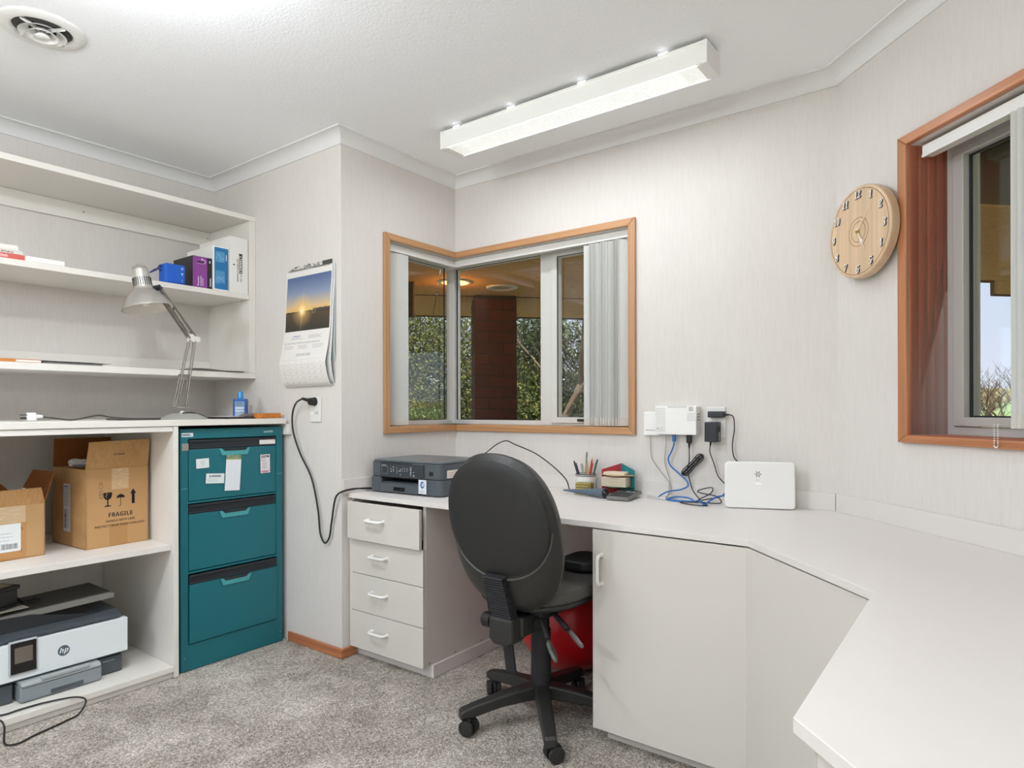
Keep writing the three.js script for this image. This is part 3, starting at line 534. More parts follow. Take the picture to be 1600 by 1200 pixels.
// ---------------------------------------------------------------- cardboard boxes on the middle shelf
function noisyFill(g, w, h, base, amp) { g.fillStyle = base; g.fillRect(0, 0, w, h); for (let i = 0; i < w * h / 90; i++) { const k = rr(-amp, amp); g.fillStyle = k > 0 ? `rgba(255,235,200,${k})` : `rgba(70,40,10,${-k})`; g.fillRect(rr(0, w), rr(0, h), rr(1, 14), rr(1, 2.5)); } }
{ // the larger box: local origin at its front right corner region; x towards the room, z along the shelf
  const t = thing('cardboard_box', 'open cardboard box marked FRAGILE on the middle shelf', 'box', [-2.943, 0.5625, -1.061], 0.06);
  const w = 0.248, d = 0.30, h = 0.325, th = 0.005;               // width along -z, depth along -x
  const front = printed(w, h, 768, (g, W2, H2) => {
    noisyFill(g, W2, H2, '#bf9564', 0.05);
    g.fillStyle = 'rgba(160,112,58,0.35)'; g.fillRect(W2 * 0.36, H2 * 0.72, W2 * 0.29, H2 * 0.28);
    g.fillStyle = 'rgba(226,206,176,0.45)'; g.fillRect(W2 * 0.40, 4, W2 * 0.27, H2 * 0.27); g.strokeStyle = 'rgba(245,236,220,0.7)'; g.lineWidth = 3;
    for (let i = 0; i < 26; i++) { const x = W2 * rr(0.41, 0.66), y = H2 * rr(0.01, 0.26); g.beginPath(); g.moveTo(x, y); g.lineTo(x + rr(-50, 50), y + rr(-12, 22)); g.stroke(); }
    g.fillStyle = '#141210'; const S = W2;
    const gx = S * 0.335, gy = H2 * 0.36;                         // wine glass
    g.beginPath(); g.moveTo(gx - 52, gy - 52); g.lineTo(gx + 52, gy - 52); g.quadraticCurveTo(gx + 58, gy + 34, gx, gy + 44); g.quadraticCurveTo(gx - 58, gy + 34, gx - 52, gy - 52); g.fill();
    g.fillRect(gx - 8, gy + 40, 16, 78); g.beginPath(); g.ellipse(gx, gy + 122, 42, 9, 0, 0, 7); g.fill();
    g.strokeStyle = '#bf9564'; g.lineWidth = 6; g.beginPath(); g.moveTo(gx - 20, gy - 50); g.lineTo(gx - 4, gy - 26); g.lineTo(gx - 26, gy - 12); g.lineTo(gx - 10, gy + 14); g.stroke();
    const ux = S * 0.54, uy = H2 * 0.40;                          // umbrella
    g.beginPath(); g.arc(ux, uy, 56, Math.PI, 0); for (let k = 0; k < 4; k++) g.arc(ux + 42 - k * 28, uy, 14, 0, Math.PI, true); g.fill();
    g.strokeStyle = '#141210'; g.lineWidth = 6; g.beginPath(); g.moveTo(ux, uy - 62); g.lineTo(ux, uy + 86); g.stroke(); g.beginPath(); g.arc(ux - 10, uy + 86, 10, 0, Math.PI); g.stroke();
    const ax = S * 0.745, ay = H2 * 0.285;                        // arrow up
    g.beginPath(); g.moveTo(ax, ay); g.lineTo(ax + 38, ay + 64); g.lineTo(ax + 19, ay + 64); g.lineTo(ax + 19, ay + 196); g.lineTo(ax - 19, ay + 196); g.lineTo(ax - 19, ay + 64); g.lineTo(ax - 38, ay + 64); g.fill();
    g.textAlign = 'center'; g.font = 'bold 76px sans-serif'; g.fillText('FRAGILE', S * 0.54, H2 * 0.625);
    g.font = 'bold 38px sans-serif'; g.fillText('HANDLE WITH CARE', S * 0.54, H2 * 0.69); g.font = 'bold 40px sans-serif'; g.fillText('PROTECT FROM RAIN/SUNLIGHT', S * 0.535, H2 * 0.75);
    g.save(); g.translate(S * 0.20, H2 * 0.17); g.rotate(Math.PI / 2); g.fillStyle = '#5e4630'; g.font = '64px serif'; g.textAlign = 'left'; g.fillText('(C) OSY', 0, 0); g.restore();
  }, 0.9);
  const put = (o, x, y, z, ry = 0) => { o.position.set(x, y, z); o.rotation.y = ry; return o; };
  const fp = mesh('front_panel', bx(-th, -0.0006, 0, h, -w, 0, 0.001), M.cardboard, t);
  const face = mesh('printed_face', front.geo, front.mat, fp); put(face, 0, h / 2, -w / 2, Math.PI / 2);
  const sp = mesh('side_panel', bx(-d, 0, 0, h, -th, 0, 0.001), M.cardboard, t);
  const lb = card('shipping_label', 0.062, 0.2, 192, (g, W2, H2) => { g.fillStyle = '#d5d6d8'; g.fillRect(0, 0, W2, H2); scribble(g, 14, 30, 160, 2, 10, '#333', 8); scribble(g, 14, 60, 150, 11, 22, '#444', 5); g.fillStyle = '#222'; for (let i = 0; i < 46; i++) g.fillRect(16, 330 + i * 5.4, 70, rr(1, 4)); scribble(g, 100, 340, 76, 12, 20, '#555', 4); }, sp, [-d + 0.135, 0.16, 0.0008], 0);
  mesh('side_panel', bx(-d, 0, 0, h, -w, -w + th, 0.001), M.cardboard, t);
  mesh('back_panel', bx(-d, -d + th, 0, h, -w, 0, 0.001), M.cardboard, t);
  mesh('bottom_panel', bx(-d, 0, 0, th, -w, 0, 0.001), M.cardboard, t);
  const flap = (pts, m4, mat) => F(plateXY(pts, -th / 2, th / 2, [], 0.001), m4);
  const rotF = new THREE.Matrix4().makeRotationY(Math.PI / 2);
  const f1 = mesh('flap', flap([[0, 0], [w, 0], [w + 0.006, 0.118], [0.012, 0.112]], new THREE.Matrix4().makeTranslation(-0.004, h, 0).multiply(rotF).multiply(new THREE.Matrix4().makeRotationX(0.05))), M.cardboard, t);
  const num = card('stamped_number', 0.055, 0.016, 256, (g, W2, H2) => { g.fillStyle = '#bf9564'; g.fillRect(0, 0, W2, H2); g.fillStyle = '#1b1612'; g.font = 'bold 56px sans-serif'; g.fillText('1218969', 12, 58); }, f1, [0.0028, h + 0.058, -w * 0.52], Math.PI / 2, 0, 0.05);
  mesh('flap', flap([[0, 0], [d, 0], [d - 0.004, 0.098], [0.02, 0.1]], new THREE.Matrix4().makeTranslation(-d, h, -w + 0.003).multiply(new THREE.Matrix4().makeRotationX(-0.08))), M.cardboard, t);
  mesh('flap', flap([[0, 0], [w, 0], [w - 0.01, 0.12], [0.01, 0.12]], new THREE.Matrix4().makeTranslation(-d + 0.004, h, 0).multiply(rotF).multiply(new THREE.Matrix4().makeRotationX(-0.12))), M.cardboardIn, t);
  const pk = new THREE.IcosahedronGeometry(0.03, 3); { const p = pk.attributes.position; for (let i = 0; i < p.count; i++) { const k = 1 + 0.25 * Math.sin(p.getX(i) * 130) * Math.sin(p.getY(i) * 150 + p.getZ(i) * 90); p.setXYZ(i, p.getX(i) * k * 1.4, p.getY(i) * k * 0.55, p.getZ(i) * k); } pk.computeVertexNormals(); }
  const pkm = tag(mesh('packing_paper', F(pk, frameM(-3.13, 0.905, -1.10, 0.4)), std(0xd8d4cf, 0.9)), 'crumpled white packing paper poking out of the FRAGILE box', 'packing paper');
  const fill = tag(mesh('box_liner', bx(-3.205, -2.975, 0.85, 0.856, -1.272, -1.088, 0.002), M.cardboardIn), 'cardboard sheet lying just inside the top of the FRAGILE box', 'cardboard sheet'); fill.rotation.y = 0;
}
{
  const t = thing('cardboard_box', 'smaller open cardboard box with a white label at the left edge', 'box', [-2.985, 0.5625, -0.934], 0.05);
  const w = 0.34, d = 0.26, h = 0.205, th = 0.005;                // width along +z (out of the picture)
  const front = printed(w, h, 768, (g, W2, H2) => {
    noisyFill(g, W2, H2, '#c19a6b', 0.05);
    g.fillStyle = 'rgba(224,206,180,0.5)'; g.fillRect(W2 * 0.3, 4, W2 * 0.51, H2 * 0.32); g.strokeStyle = 'rgba(240,230,214,0.7)'; g.lineWidth = 3; for (let i = 0; i < 22; i++) { const x = W2 * rr(0.3, 0.8), y = H2 * rr(0.02, 0.3); g.beginPath(); g.moveTo(x, y); g.lineTo(x + rr(-60, 60), y + rr(-10, 20)); g.stroke(); }
    g.fillStyle = 'rgba(190,130,70,0.5)'; g.fillRect(W2 * 0.3, H2 * 0.32, W2 * 0.52, H2 * 0.68);
    g.strokeStyle = '#4a3020'; g.lineWidth = 4; g.beginPath(); g.moveTo(W2 * 0.76, H2 * 0.42); g.lineTo(W2 * 0.78, H2 * 0.42); g.lineTo(W2 * 0.78, H2 * 0.47); g.moveTo(W2 * 0.75, H2 * 0.85); g.lineTo(W2 * 0.775, H2 * 0.85); g.lineTo(W2 * 0.775, H2 * 0.81); g.stroke();
  }, 0.9);
  const rotF = new THREE.Matrix4().makeRotationY(Math.PI / 2);
  const fp = mesh('front_panel', bx(-th, -0.0006, 0, h, 0, w, 0.001), M.cardboard, t);
  const face = mesh('printed_face', front.geo, front.mat, fp); face.position.set(0, h / 2, w / 2); face.rotation.y = Math.PI / 2;
  card('address_label', 0.15, 0.105, 256, (g, W2, H2) => { g.fillStyle = '#e9ecec'; g.fillRect(0, 0, W2, H2); scribble(g, 20, 60, 200, 4, 22, '#9aa', 3); g.fillStyle = '#444'; for (let i = 0; i < 22; i++) g.fillRect(150 + i * 4, 128, rr(1, 3), 34); }, fp, [0.0008, 0.085, 0.155], Math.PI / 2);
  mesh('side_panel', bx(-d, 0, 0, h, 0, th, 0.001), M.cardboard, t); mesh('side_panel', bx(-d, 0, 0, h, w - th, w, 0.001), M.cardboard, t);
  mesh('back_panel', bx(-d, -d + th, 0, h, 0, w, 0.001), M.cardboard, t); mesh('bottom_panel', bx(-d, 0, 0, th, 0, w, 0.001), M.cardboard, t);
  const fl = (pts, m4) => F(plateXY(pts, -th / 2, th / 2, [], 0.001), m4);
  mesh('flap', fl([[-w, 0], [0, 0], [-0.014, 0.05], [-0.02, 0.066], [-w + 0.02, 0.066]], new THREE.Matrix4().makeTranslation(-0.001, h, 0).multiply(rotF).multiply(new THREE.Matrix4().makeRotationX(0.32))), M.cardboard, t);
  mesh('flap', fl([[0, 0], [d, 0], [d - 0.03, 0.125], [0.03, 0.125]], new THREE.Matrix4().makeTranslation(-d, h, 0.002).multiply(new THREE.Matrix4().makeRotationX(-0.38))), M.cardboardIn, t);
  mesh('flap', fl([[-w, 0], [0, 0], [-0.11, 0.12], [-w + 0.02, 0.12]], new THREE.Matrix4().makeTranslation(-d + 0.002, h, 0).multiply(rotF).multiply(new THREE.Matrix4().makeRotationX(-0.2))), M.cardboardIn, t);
  tag(mesh('paper_tag', bx(-2.985, -2.977, 0.825, 0.832, -0.868, -0.858, 0.001), M.paper), 'scrap of white paper on the left box flap', 'paper');
}
// ---------------------------------------------------------------- the inkjet printer on the bottom shelf (front faces +x)
{
  const t = thing('inkjet_printer', 'large white fronted printer with a touch screen on the bottom shelf', 'printer', [-2.875, 0.0512, -1.19]);
  // local: x = 0 at the white front, z = 0 at its right end (towards +z is left in the picture)
  const Wd = 0.47, h0 = 0.086, h1 = 0.222;
  mesh('base', [bx(-0.30, -0.022, 0.002, 0.07, 0.012, 0.10, 0.004, 2), bx(-0.30, -0.03, 0.07, h0, 0.014, Wd - 0.014, 0.003), bx(-0.30, -0.022, 0.002, 0.07, 0.385, Wd - 0.01, 0.004, 2), bx(-0.30, -0.15, 0.004, 0.07, 0.10, 0.385, 0.002)], M.slate, t);
  card('model_print', 0.06, 0.008, 256, (g, w, h) => { g.fillStyle = '#4c5358'; g.fillRect(0, 0, w, h); scribble(g, 10, 18, 220, 1, 9, '#c4cccf', 10); }, t, [-0.0213, 0.055, 0.058], Math.PI / 2);
  const fr = mesh('front_panel', bx(-0.035, 0, h0, h1, 0, Wd, 0.003, 2), M.hpWhite, t);
  card('logo', 0.043, 0.043, 256, (g, w, h) => { g.fillStyle = '#e9eff0'; g.fillRect(0, 0, w, h); g.fillStyle = '#56656d'; g.beginPath(); g.arc(w / 2, h / 2, w * 0.47, 0, 7); g.fill(); g.fillStyle = '#edf2f3'; g.font = 'italic bold 150px sans-serif'; g.textAlign = 'center'; g.fillText('hp', w / 2 - 4, h / 2 + 44); }, fr, [0.0006, 0.152, 0.230], Math.PI / 2);
  const sc = mesh('screen_bezel', bx(-0.006, 0.007, 0.106, 0.232, 0.315, 0.405, 0.006, 3), std(0xb8bcc0, 0.35), t);
  mesh('screen_glass', bx(0.0, 0.0082, 0.111, 0.227, 0.319, 0.401, 0.004, 2), phys(0x141414, 0.25, {}), sc);
  mesh('screen', bx(0.004, 0.0088, 0.150, 0.207, 0.332, 0.388, 0.001), std(0x6f675c, 0.35), sc);
  mesh('body', bx(-0.30, -0.034, h0, h1 + 0.012, 0.012, Wd - 0.012, 0.004, 2), M.slateDark, t);
  mesh('scanner_lid', [plateXY([[-0.31, 0.228], [-0.012, 0.228], [-0.012, 0.240], [-0.05, 0.256], [-0.31, 0.262]], 0.02, Wd - 0.005, [], 0.004)], M.slate, t);
  // document feeder: a wedge that rises to the left, and its grey cover
  mesh('feeder_base', F(plateXY([[0.0, 0], [0.44, 0], [0.44, 0.062], [0.28, 0.055], [0.16, 0.026]], 0, 0.24, [], 0.003), new THREE.Matrix4().makeTranslation(-0.045, 0.248, 0.04).multiply(new THREE.Matrix4().makeRotationY(-Math.PI / 2))), M.slateDark, t);
  mesh('feeder_tray', F(plateXY([[0, 0.0], [0.46, -0.012], [0.46, 0.012], [0.02, 0.026], [0, 0.02]], 0, 0.23, [], 0.004), new THREE.Matrix4().makeTranslation(-0.055, 0.300, 0.028).multiply(new THREE.Matrix4().makeRotationY(-Math.PI / 2))), M.lidEdge, t);
  mesh('feeder_cover', F(plateXY([[0.015, 0.0265], [0.45, 0.0125], [0.45, 0.0155], [0.015, 0.0295]], 0, 0.215, [], 0.001), new THREE.Matrix4().makeTranslation(-0.062, 0.300, 0.028).multiply(new THREE.Matrix4().makeRotationY(-Math.PI / 2))), M.lidGrey, t);
  const tray = mesh('paper_tray', [plateXY([[-0.2, 0.004], [0.018, 0.004], [0.022, 0.012], [0.022, 0.055], [0.014, 0.062], [-0.2, 0.062]], 0.105, 0.375, [], 0.006)], M.greyTray, t);
  mesh('output_lip', [plateXY([[-0.05, 0.060], [0.024, 0.060], [0.026, 0.066], [0.018, 0.076], [-0.05, 0.078]], 0.108, 0.372, [], 0.004), bx(0.012, 0.029, 0.070, 0.082, 0.15, 0.31, 0.003, 2)], M.greyLight, tray);
  mesh('grip_slot', bx(0.018, 0.0232, 0.008, 0.026, 0.17, 0.28, 0.002), M.slate, tray);
  mesh('dark_gap', bx(-0.15, -0.036, 0.079, 0.0855, 0.1, 0.385, 0.001), M.dark, t);
}
{ // black gadget on the printer, on a leaflet
  const l = card('leaflet', 0.15, 0.12, 192, (g, w, h) => { g.fillStyle = '#e6e0d4'; g.fillRect(0, 0, w, h); g.fillStyle = '#a8552c'; g.fillRect(0, 0, w * 0.62, h); g.fillStyle = '#d88f50'; for (let i = 0; i < 30; i++) g.fillRect(rr(0, w * 0.6), rr(0, h), rr(6, 30), rr(3, 12)); scribble(g, w * 0.66, 20, 56, 6, 18, '#888', 3); }, null, [-3.0, 0.3835, -0.80], 1.5, 0.0, -Math.PI / 2);
  tag(l, 'orange and white leaflet lying on the printer lid under the black block', 'leaflet');
  l.rotation.set(-Math.PI / 2 + 0.0, 0, 0.1); l.position.set(-3.0, 0.3825, -0.80);
  const t = thing('charger_block', 'small black cube shaped device on the printer lid', 'device', [-3.01, 0.3835, -0.80], 0.45);
  mesh('body', [bx(-0.036, 0.036, 0.006, 0.074, -0.036, 0.036, 0.004, 2), bx(-0.042, 0.042, 0.064, 0.08, -0.042, 0.042, 0.004, 2), bx(-0.046, 0.046, 0, 0.01, -0.04, 0.04, 0.003)], std(0x1b1b1c, 0.3), t);
  card('paper_label', 0.05, 0.05, 96, (g, w, h) => { g.fillStyle = '#b7ab98'; g.fillRect(0, 0, w, h); scribble(g, 14, 24, 66, 4, 16, '#766', 3); }, t, [0, 0.0806, 0], 0, 0, -Math.PI / 2);
  mesh('strap', [bar([0.03, 0.004, -0.03], [0.035, 0.002, -0.12], 0.03, 0.003), bar([0.03, 0.03, -0.034], [0.03, 0.006, -0.06], 0.022, 0.004)], M.blackSoft, t);
}
tag(mesh('power_cable', tube([[-2.88, 0.058, -0.66], [-2.80, 0.056, -0.75], [-2.80, 0.0565, -0.80], [-2.79, 0.0565, -0.88], [-2.748, 0.055, -0.965], [-2.735, 0.04, -0.985], [-2.712, 0.008, -0.955], [-2.69, 0.0055, -0.90], [-2.66, 0.0055, -0.80], [-2.64, 0.0055, -0.745], [-2.665, 0.006, -0.72], [-2.735, 0.04, -0.735], [-2.755, 0.056, -0.73], [-2.79, 0.0565, -0.70], [-2.86, 0.0565, -0.66]], 0.0032, 160), M.cable), 'thin black cable looping off the bottom shelf onto the carpet', 'cable');

// ---------------------------------------------------------------- on the bench top
{ // spring-arm desk lamp; it stands in a plane parallel to the wall
  const lx = -2.93;
  const t = thing('desk_lamp', 'silver spring-arm desk lamp with a bell shade on the bench', 'lamp', [lx, WT, -1.452]);
  mesh('base', lathe([[0, 0.026], [0.04, 0.026], [0.055, 0.025], [0.094, 0.006], [0.098, 0.003], [0.098, 0], [0, 0]], 48), std(0xa8aaa2, 0.45, { metalness: 0.2 }), t);
  const J = (z, y, x = 0) => [x, y - WT, z + 1.452];
  mesh('swivel', [cyl(0.016, 0.010, 0.012, 0, 0.026, 0.01), bar(J(-1.405, 1.142), J(-1.47, 1.140), 0.014, 0.006)], M.brushed, t);
  const A0 = J(-1.408, 1.142), A1 = J(-1.456, 1.142), B0 = J(-1.474, 1.448), B1 = J(-1.499, 1.446);
  const la = mesh('lower_arm', [...[-0.010, 0.010].flatMap(x => [rod([x, A0[1], A0[2]], [x, B0[1], B0[2]], 0.0032, 8), rod([x, A1[1], A1[2]], [x, B1[1], B1[2]], 0.0032, 8)]), rod([-0.013, A0[1], A0[2]], [0.013, A0[1], A0[2]], 0.003), rod([-0.013, A1[1], A1[2]], [0.013, A1[1], A1[2]], 0.003), bar(J(-1.430, 1.288), J(-1.478, 1.288), 0.024, 0.006)], M.armMetal, t);
  mesh('spring', [-0.012, 0.012].map(x => { const p = []; for (let i = 0; i <= 110; i++) { const k = i / 110, a = i * 1.4; p.push([x + 0.0042 * Math.cos(a), 1.180 - WT + 0.095 * k, 1.452 - 1.425 - 0.022 * k + 0.0042 * Math.sin(a)]); } return tube(p, 0.001, 220, 5); }), M.steel, la);
  mesh('elbow', [rod(J(-1.49, 1.452, -0.018), J(-1.49, 1.452, 0.018), 0.014, 16), bx(-0.012, 0.012, 1.438 - WT, 1.476 - WT, -0.05, -0.018, 0.004, 2), rod(J(-1.502, 1.452, -0.024), J(-1.502, 1.452, -0.017), 0.013, 16), rod(J(-1.502, 1.452, 0.017), J(-1.502, 1.452, 0.024), 0.013, 16)], std(0xd9d6cf, 0.4), t);
  const C0 = J(-1.498, 1.468), C1 = J(-1.474, 1.456), E0 = J(-1.345, 1.668), E1 = J(-1.333, 1.650);
  const ua = mesh('upper_arm', [-0.010, 0.010].flatMap(x => [rod([x, C0[1], C0[2]], [x, E0[1], E0[2]], 0.0042, 8), rod([x, C1[1], C1[2]], [x, E1[1], E1[2]], 0.0042, 8)]), M.armMetal, t);
  mesh('spring', [-0.012, 0.012].map(x => rod([x, 1.485 - WT, -0.017], [x, 1.575 - WT, 0.050], 0.0052, 8)), M.steel, ua);
  mesh('head_joint', [bar(J(-1.350, 1.672), J(-1.296, 1.652), 0.012, 0.02, 0.003), rod(J(-1.338, 1.662, -0.018), J(-1.338, 1.662, 0.018), 0.010, 14), rod(J(-1.338, 1.662, 0.018), J(-1.338, 1.662, 0.032), 0.006, 10)], M.strip, t);
  const sh = new THREE.Group();                                   // shade: built upright, then tilted
  const m4 = new THREE.Matrix4().makeTranslation(0.01, 1.566 - WT, 1.452 - 1.292).multiply(new THREE.Matrix4().makeRotationFromEuler(new THREE.Euler(0.12, 0, 0.17)));
  const out = [[0.1, 0], [0.098, 0.008], [0.082, 0.036], [0.066, 0.058], [0.046, 0.078], [0.037, 0.086], [0.036, 0.10]];
  const shade = mesh('shade', F(lathe([...out, [0.033, 0.168], [0.029, 0.182], [0.012, 0.188], [0.0095, 0.190], [0.0095, 0.196], [0.004, 0.199], [0, 0.199]], 56), m4), M.brushed, t);
  mesh('vent_slot', F(join(...Array.from({ length: 26 }, (_, i) => bx(-0.0014, 0.0014, 0.098, 0.135, 0.0335, 0.0366, 0.0005).rotateX(0.0).rotateY(i / 26 * Math.PI * 2))), m4), M.gasket, shade);
  const inn = F(lathe([...out.map(([r, y]) => [r - 0.0015, y - 0.0003]).slice(0), [0.03, 0.1]].reverse(), 48), m4); mesh('inner_reflector', inn, std(0xe9e4da, 0.5, { side: THREE.DoubleSide }), shade);
  mesh('bulb', F(lathe([[0, 0.012], [0.014, 0.016], [0.02, 0.03], [0.018, 0.046], [0.012, 0.06], [0.012, 0.09]], 20), m4), std(0xf0eee8, 0.3), shade);
  mesh('cord', tube([[0.02, 0.028, 0.02], [0.03, 0.03, -0.02], [0.035, 0.018, -0.06], [-0.02, 0.004, -0.11], [-0.1, 0.004, -0.06], [-0.09, 0.0035, 0.10], [-0.05, 0.0035, 0.17], [-0.06, 0.012, 0.28], [-0.05, 0.020, 0.33], [-0.04, 0.0035, 0.43], [-0.04, 0.012, 0.50], [-0.04, 0.016, 0.535]], 0.0034, 140), M.taupeCable, t);
  const pl = mesh('plug', F(join(rod([0, 0.016, 0.53], [0, 0.017, 0.555], 0.006, 12, 0.009), bx(-0.014, 0.014, 0.0, 0.032, 0.552, 0.582, 0.006, 2)), frameM(-0.04, 0.001, 0, 0)), M.white, t);
  mesh('plug_pin', F(join(bx(-0.007, -0.001, 0.022, 0.0245, 0.58, 0.602, 0.0005), bx(0.001, 0.007, 0.022, 0.0245, 0.58, 0.602, 0.0005), bx(-0.001, 0.001, 0.008, 0.014, 0.58, 0.602, 0.0005)), frameM(-0.04, 0.001, 0, 0)), M.strip, pl);
}
tag(mesh('tablet', bx(-2.93, -2.82, WT + 0.0005, WT + 0.0085, -1.30, -1.13, 0.003, 2), std(0x3c3a38, 0.35)), 'thin dark tablet lying on the bench left of the lamp', 'tablet');
tag(mesh('folder', F(join(bx(-0.11, 0.11, 0.0005, 0.006, -0.08, 0.09, 0.002), bx(-0.10, 0.10, 0.006, 0.010, -0.07, 0.085, 0.001)), frameM(-2.92, WT, -1.665, 0.1)), std(0x332f2d, 0.5)), 'black folder lying on the bench by the bottle', 'folder');
tag(mesh('paper_sheet', F(bx(-0.085, 0.085, 0, 0.0012, -0.06, 0.08, 0.0003), frameM(-2.92, WT + 0.0102, -1.665, 0.05)), M.paper), 'white sheet of paper on top of the black folder', 'paper');
{ const g = new THREE.SphereGeometry(1, 28, 18).scale(0.03, 0.013, 0.075); tag(mesh('glasses_case', [g.clone().translate(-2.865, WT + 0.0135, -1.755), bx(-2.896, -2.834, WT + 0.0125, WT + 0.0145, -1.82, -1.69, 0.0008)], std(0x6c5f60, 0.4)), 'oval mauve glasses case on the bench in front of the bottle', 'glasses case'); }
{
  let label_mat;
  const t = thing('cleaner_bottle', 'small blue pump bottle with a printed label on the bench', 'bottle', [-2.965, WT, -1.745], 0.75);
  const slab = (w, d, y0, y1, r) => new THREE.ExtrudeGeometry(poly(roundRect(-w, w, -d, d, r)), { depth: y1 - y0 - 0.006, bevelEnabled: true, bevelSize: 0.003, bevelOffset: -0.003, bevelThickness: 0.003, bevelSegments: 2 }).rotateX(-Math.PI / 2).translate(0, y0 + 0.003, 0);
  mesh('body', slab(0.033, 0.021, 0.0005, 0.096, 0.012), phys(0x1b5aa0, 0.2, { clearcoat: 0.5 }), t);
  mesh('label', (() => { const { geo, mat } = printed(0.046, 0.074, 160, (g, w, h) => { g.fillStyle = '#7d97b4'; g.fillRect(0, 0, w, h); scribble(g, 12, 20, 130, 5, 12, '#31506f', 4); g.fillStyle = '#cfd9e2'; g.fillRect(8, 96, w - 16, 30); g.fillRect(8, 150, w - 16, 22); scribble(g, 12, 140, 130, 1, 12, '#dfe7ee', 4); scribble(g, 12, 190, 130, 4, 14, '#dfe7ee', 4); }); label_mat = mat; return geo.translate(0.002, 0.046, 0.0214); })(), label_mat, t);
  mesh('cap', [cyl(0.013, 0.013, 0.012, 0, 0.094, 0, 20), cyl(0.0145, 0.012, 0.026, 0, 0.104, 0, 20), cyl(0.005, 0.004, 0.006, 0, 0.129, 0)], phys(0x2f8fd0, 0.25, { clearcoat: 0.5 }), t);
}
tag(mesh('lip_balm', [cyl(0.006, 0.006, 0.052, -2.95, WT + 0.0005, -1.79, 14), cyl(0.0065, 0.0065, 0.016, -2.95, WT + 0.05, -1.79, 14)], std(0xb9a2a4, 0.5)), 'slim pinkish tube standing right of the blue bottle', 'tube');
{
  const t = thing('wooden_block', 'orange wooden slide box at the right end of the bench', 'wooden box', [-2.815, WT, -1.79], 0.05);
  const oak = std(0xf4ac58, 0.55, { map: T.maple });
  mesh('body', bx(-0.02, 0.02, 0.0005, 0.026, -0.068, 0.012, 0.002), oak, t);
  mesh('lid', bx(-0.02, 0.0195, 0.0005, 0.024, 0.014, 0.057, 0.002), oak, t);
  mesh('engraving', [bx(0.0192, 0.0203, 0.004, 0.006, -0.035, -0.012, 0.0002), bx(0.0192, 0.0203, 0.004, 0.006, 0.026, 0.04, 0.0002), bx(0.0192, 0.0203, 0.018, 0.020, -0.064, -0.058, 0.0002), bx(0.0192, 0.0203, 0.004, 0.010, -0.066, -0.061, 0.0002)], M.timber, t);
}
// ---------------------------------------------------------------- on the wall shelves
const S2 = 1.7215, S3 = 1.3195;
function book(name, label, x, y, z, w, d, h, cover, rz, spine, grp) { // lies flat; spine faces +x
  const t = thing(name, label, 'book', [x, y, z], rz, grp);
  mesh('pages', bx(-w + 0.004, -0.002, 0.002, h - 0.002, -d / 2 + 0.002, d / 2 - 0.002, 0.0005), M.paper, t);
  mesh('cover', [bx(-w, 0, 0.0003, 0.002, -d / 2, d / 2, 0.0005), bx(-w, 0, h - 0.002, h, -d / 2, d / 2, 0.0005), bx(-0.002, 0.0008, 0.0003, h, -d / 2, d / 2, 0.0005)], cover, t);
  if (spine) card('spine_print', d * 0.92, h * 0.9, 512, spine, t, [0.0013, h / 2, 0], Math.PI / 2);
  return t;
}
book('paperback_book', 'red spined book at the bottom of the pile on the middle shelf', SF - 0.012, S2, -0.79, 0.15, 0.21, 0.020, std(0xd8645a, 0.5), 0.02, (g, w, h) => { g.fillStyle = '#d8645a'; g.fillRect(0, 0, w, h); g.fillStyle = '#fbe4dc'; g.font = 'bold 38px sans-serif'; g.fillText('english', w * 0.50, h * 0.78); });
book('paperback_book', 'pale book with a printed spine in the middle of the shelf pile', SF - 0.014, S2 + 0.0203, -0.785, 0.15, 0.205, 0.016, std(0xe4ded6, 0.5), 0.0, (g, w, h) => { g.fillStyle = '#ddd6ce'; g.fillRect(0, 0, w, h); scribble(g, 20, h * 0.5, 470, 2, 9, '#776', 7); });
book('paperback_book', 'white book on top of the pile on the middle shelf', SF - 0.016, S2 + 0.0366, -0.78, 0.14, 0.19, 0.018, std(0xf1ece6, 0.5), 0.03);
tag(mesh('white_box', bx(SF - 0.13, SF - 0.008, S2, S2 + 0.021, -1.03, -0.895, 0.002), M.white), 'flat white carton on the middle shelf right of the books', 'carton');
{
  const t = thing('bluetooth_speaker', 'blue speaker block with a wrist strap on the middle shelf', 'speaker', [SF - 0.055, S2, -1.49], 0.0);
  mesh('body', bx(-0.035, 0.035, 0.0005, 0.095, -0.045, 0.052, 0.012, 4), std(0x1d5fc4, 0.75), t);
  card('buttons', 0.018, 0.075, 64, (g, w, h) => { g.fillStyle = '#1d5fc4'; g.fillRect(0, 0, w, h); g.strokeStyle = '#e8eef8'; g.lineWidth = 7; g.beginPath(); g.moveTo(32, 18); g.lineTo(32, 62); g.moveTo(10, 40); g.lineTo(54, 40); g.moveTo(18, 120); g.lineTo(32, 150); g.lineTo(46, 120); g.closePath(); g.moveTo(32, 222); g.lineTo(32, 258); g.stroke(); }, t, [0.0356, 0.05, -0.026], Math.PI / 2);
  mesh('wrist_strap', tube([[0.0, 0.075, 0.05], [0.0, 0.085, 0.058], [0.004, 0.062, 0.075], [0.004, 0.045, 0.10], [0.0, 0.042, 0.104], [-0.004, 0.05, 0.095], [-0.004, 0.066, 0.07], [0, 0.06, 0.052]], 0.003, 60, 6), std(0x27306a, 0.8), t);
}
function carton(name, label, x0, x1, h, z0, z1, mat, yb = S2) { const t = thing(name, label, 'box', [x1, yb, (z0 + z1) / 2]); const b = mesh('carton', bx(x0 - x1, 0, 0.0004, h, z0 - (z0 + z1) / 2, z1 - (z0 + z1) / 2, 0.0012), mat, t); return t; }
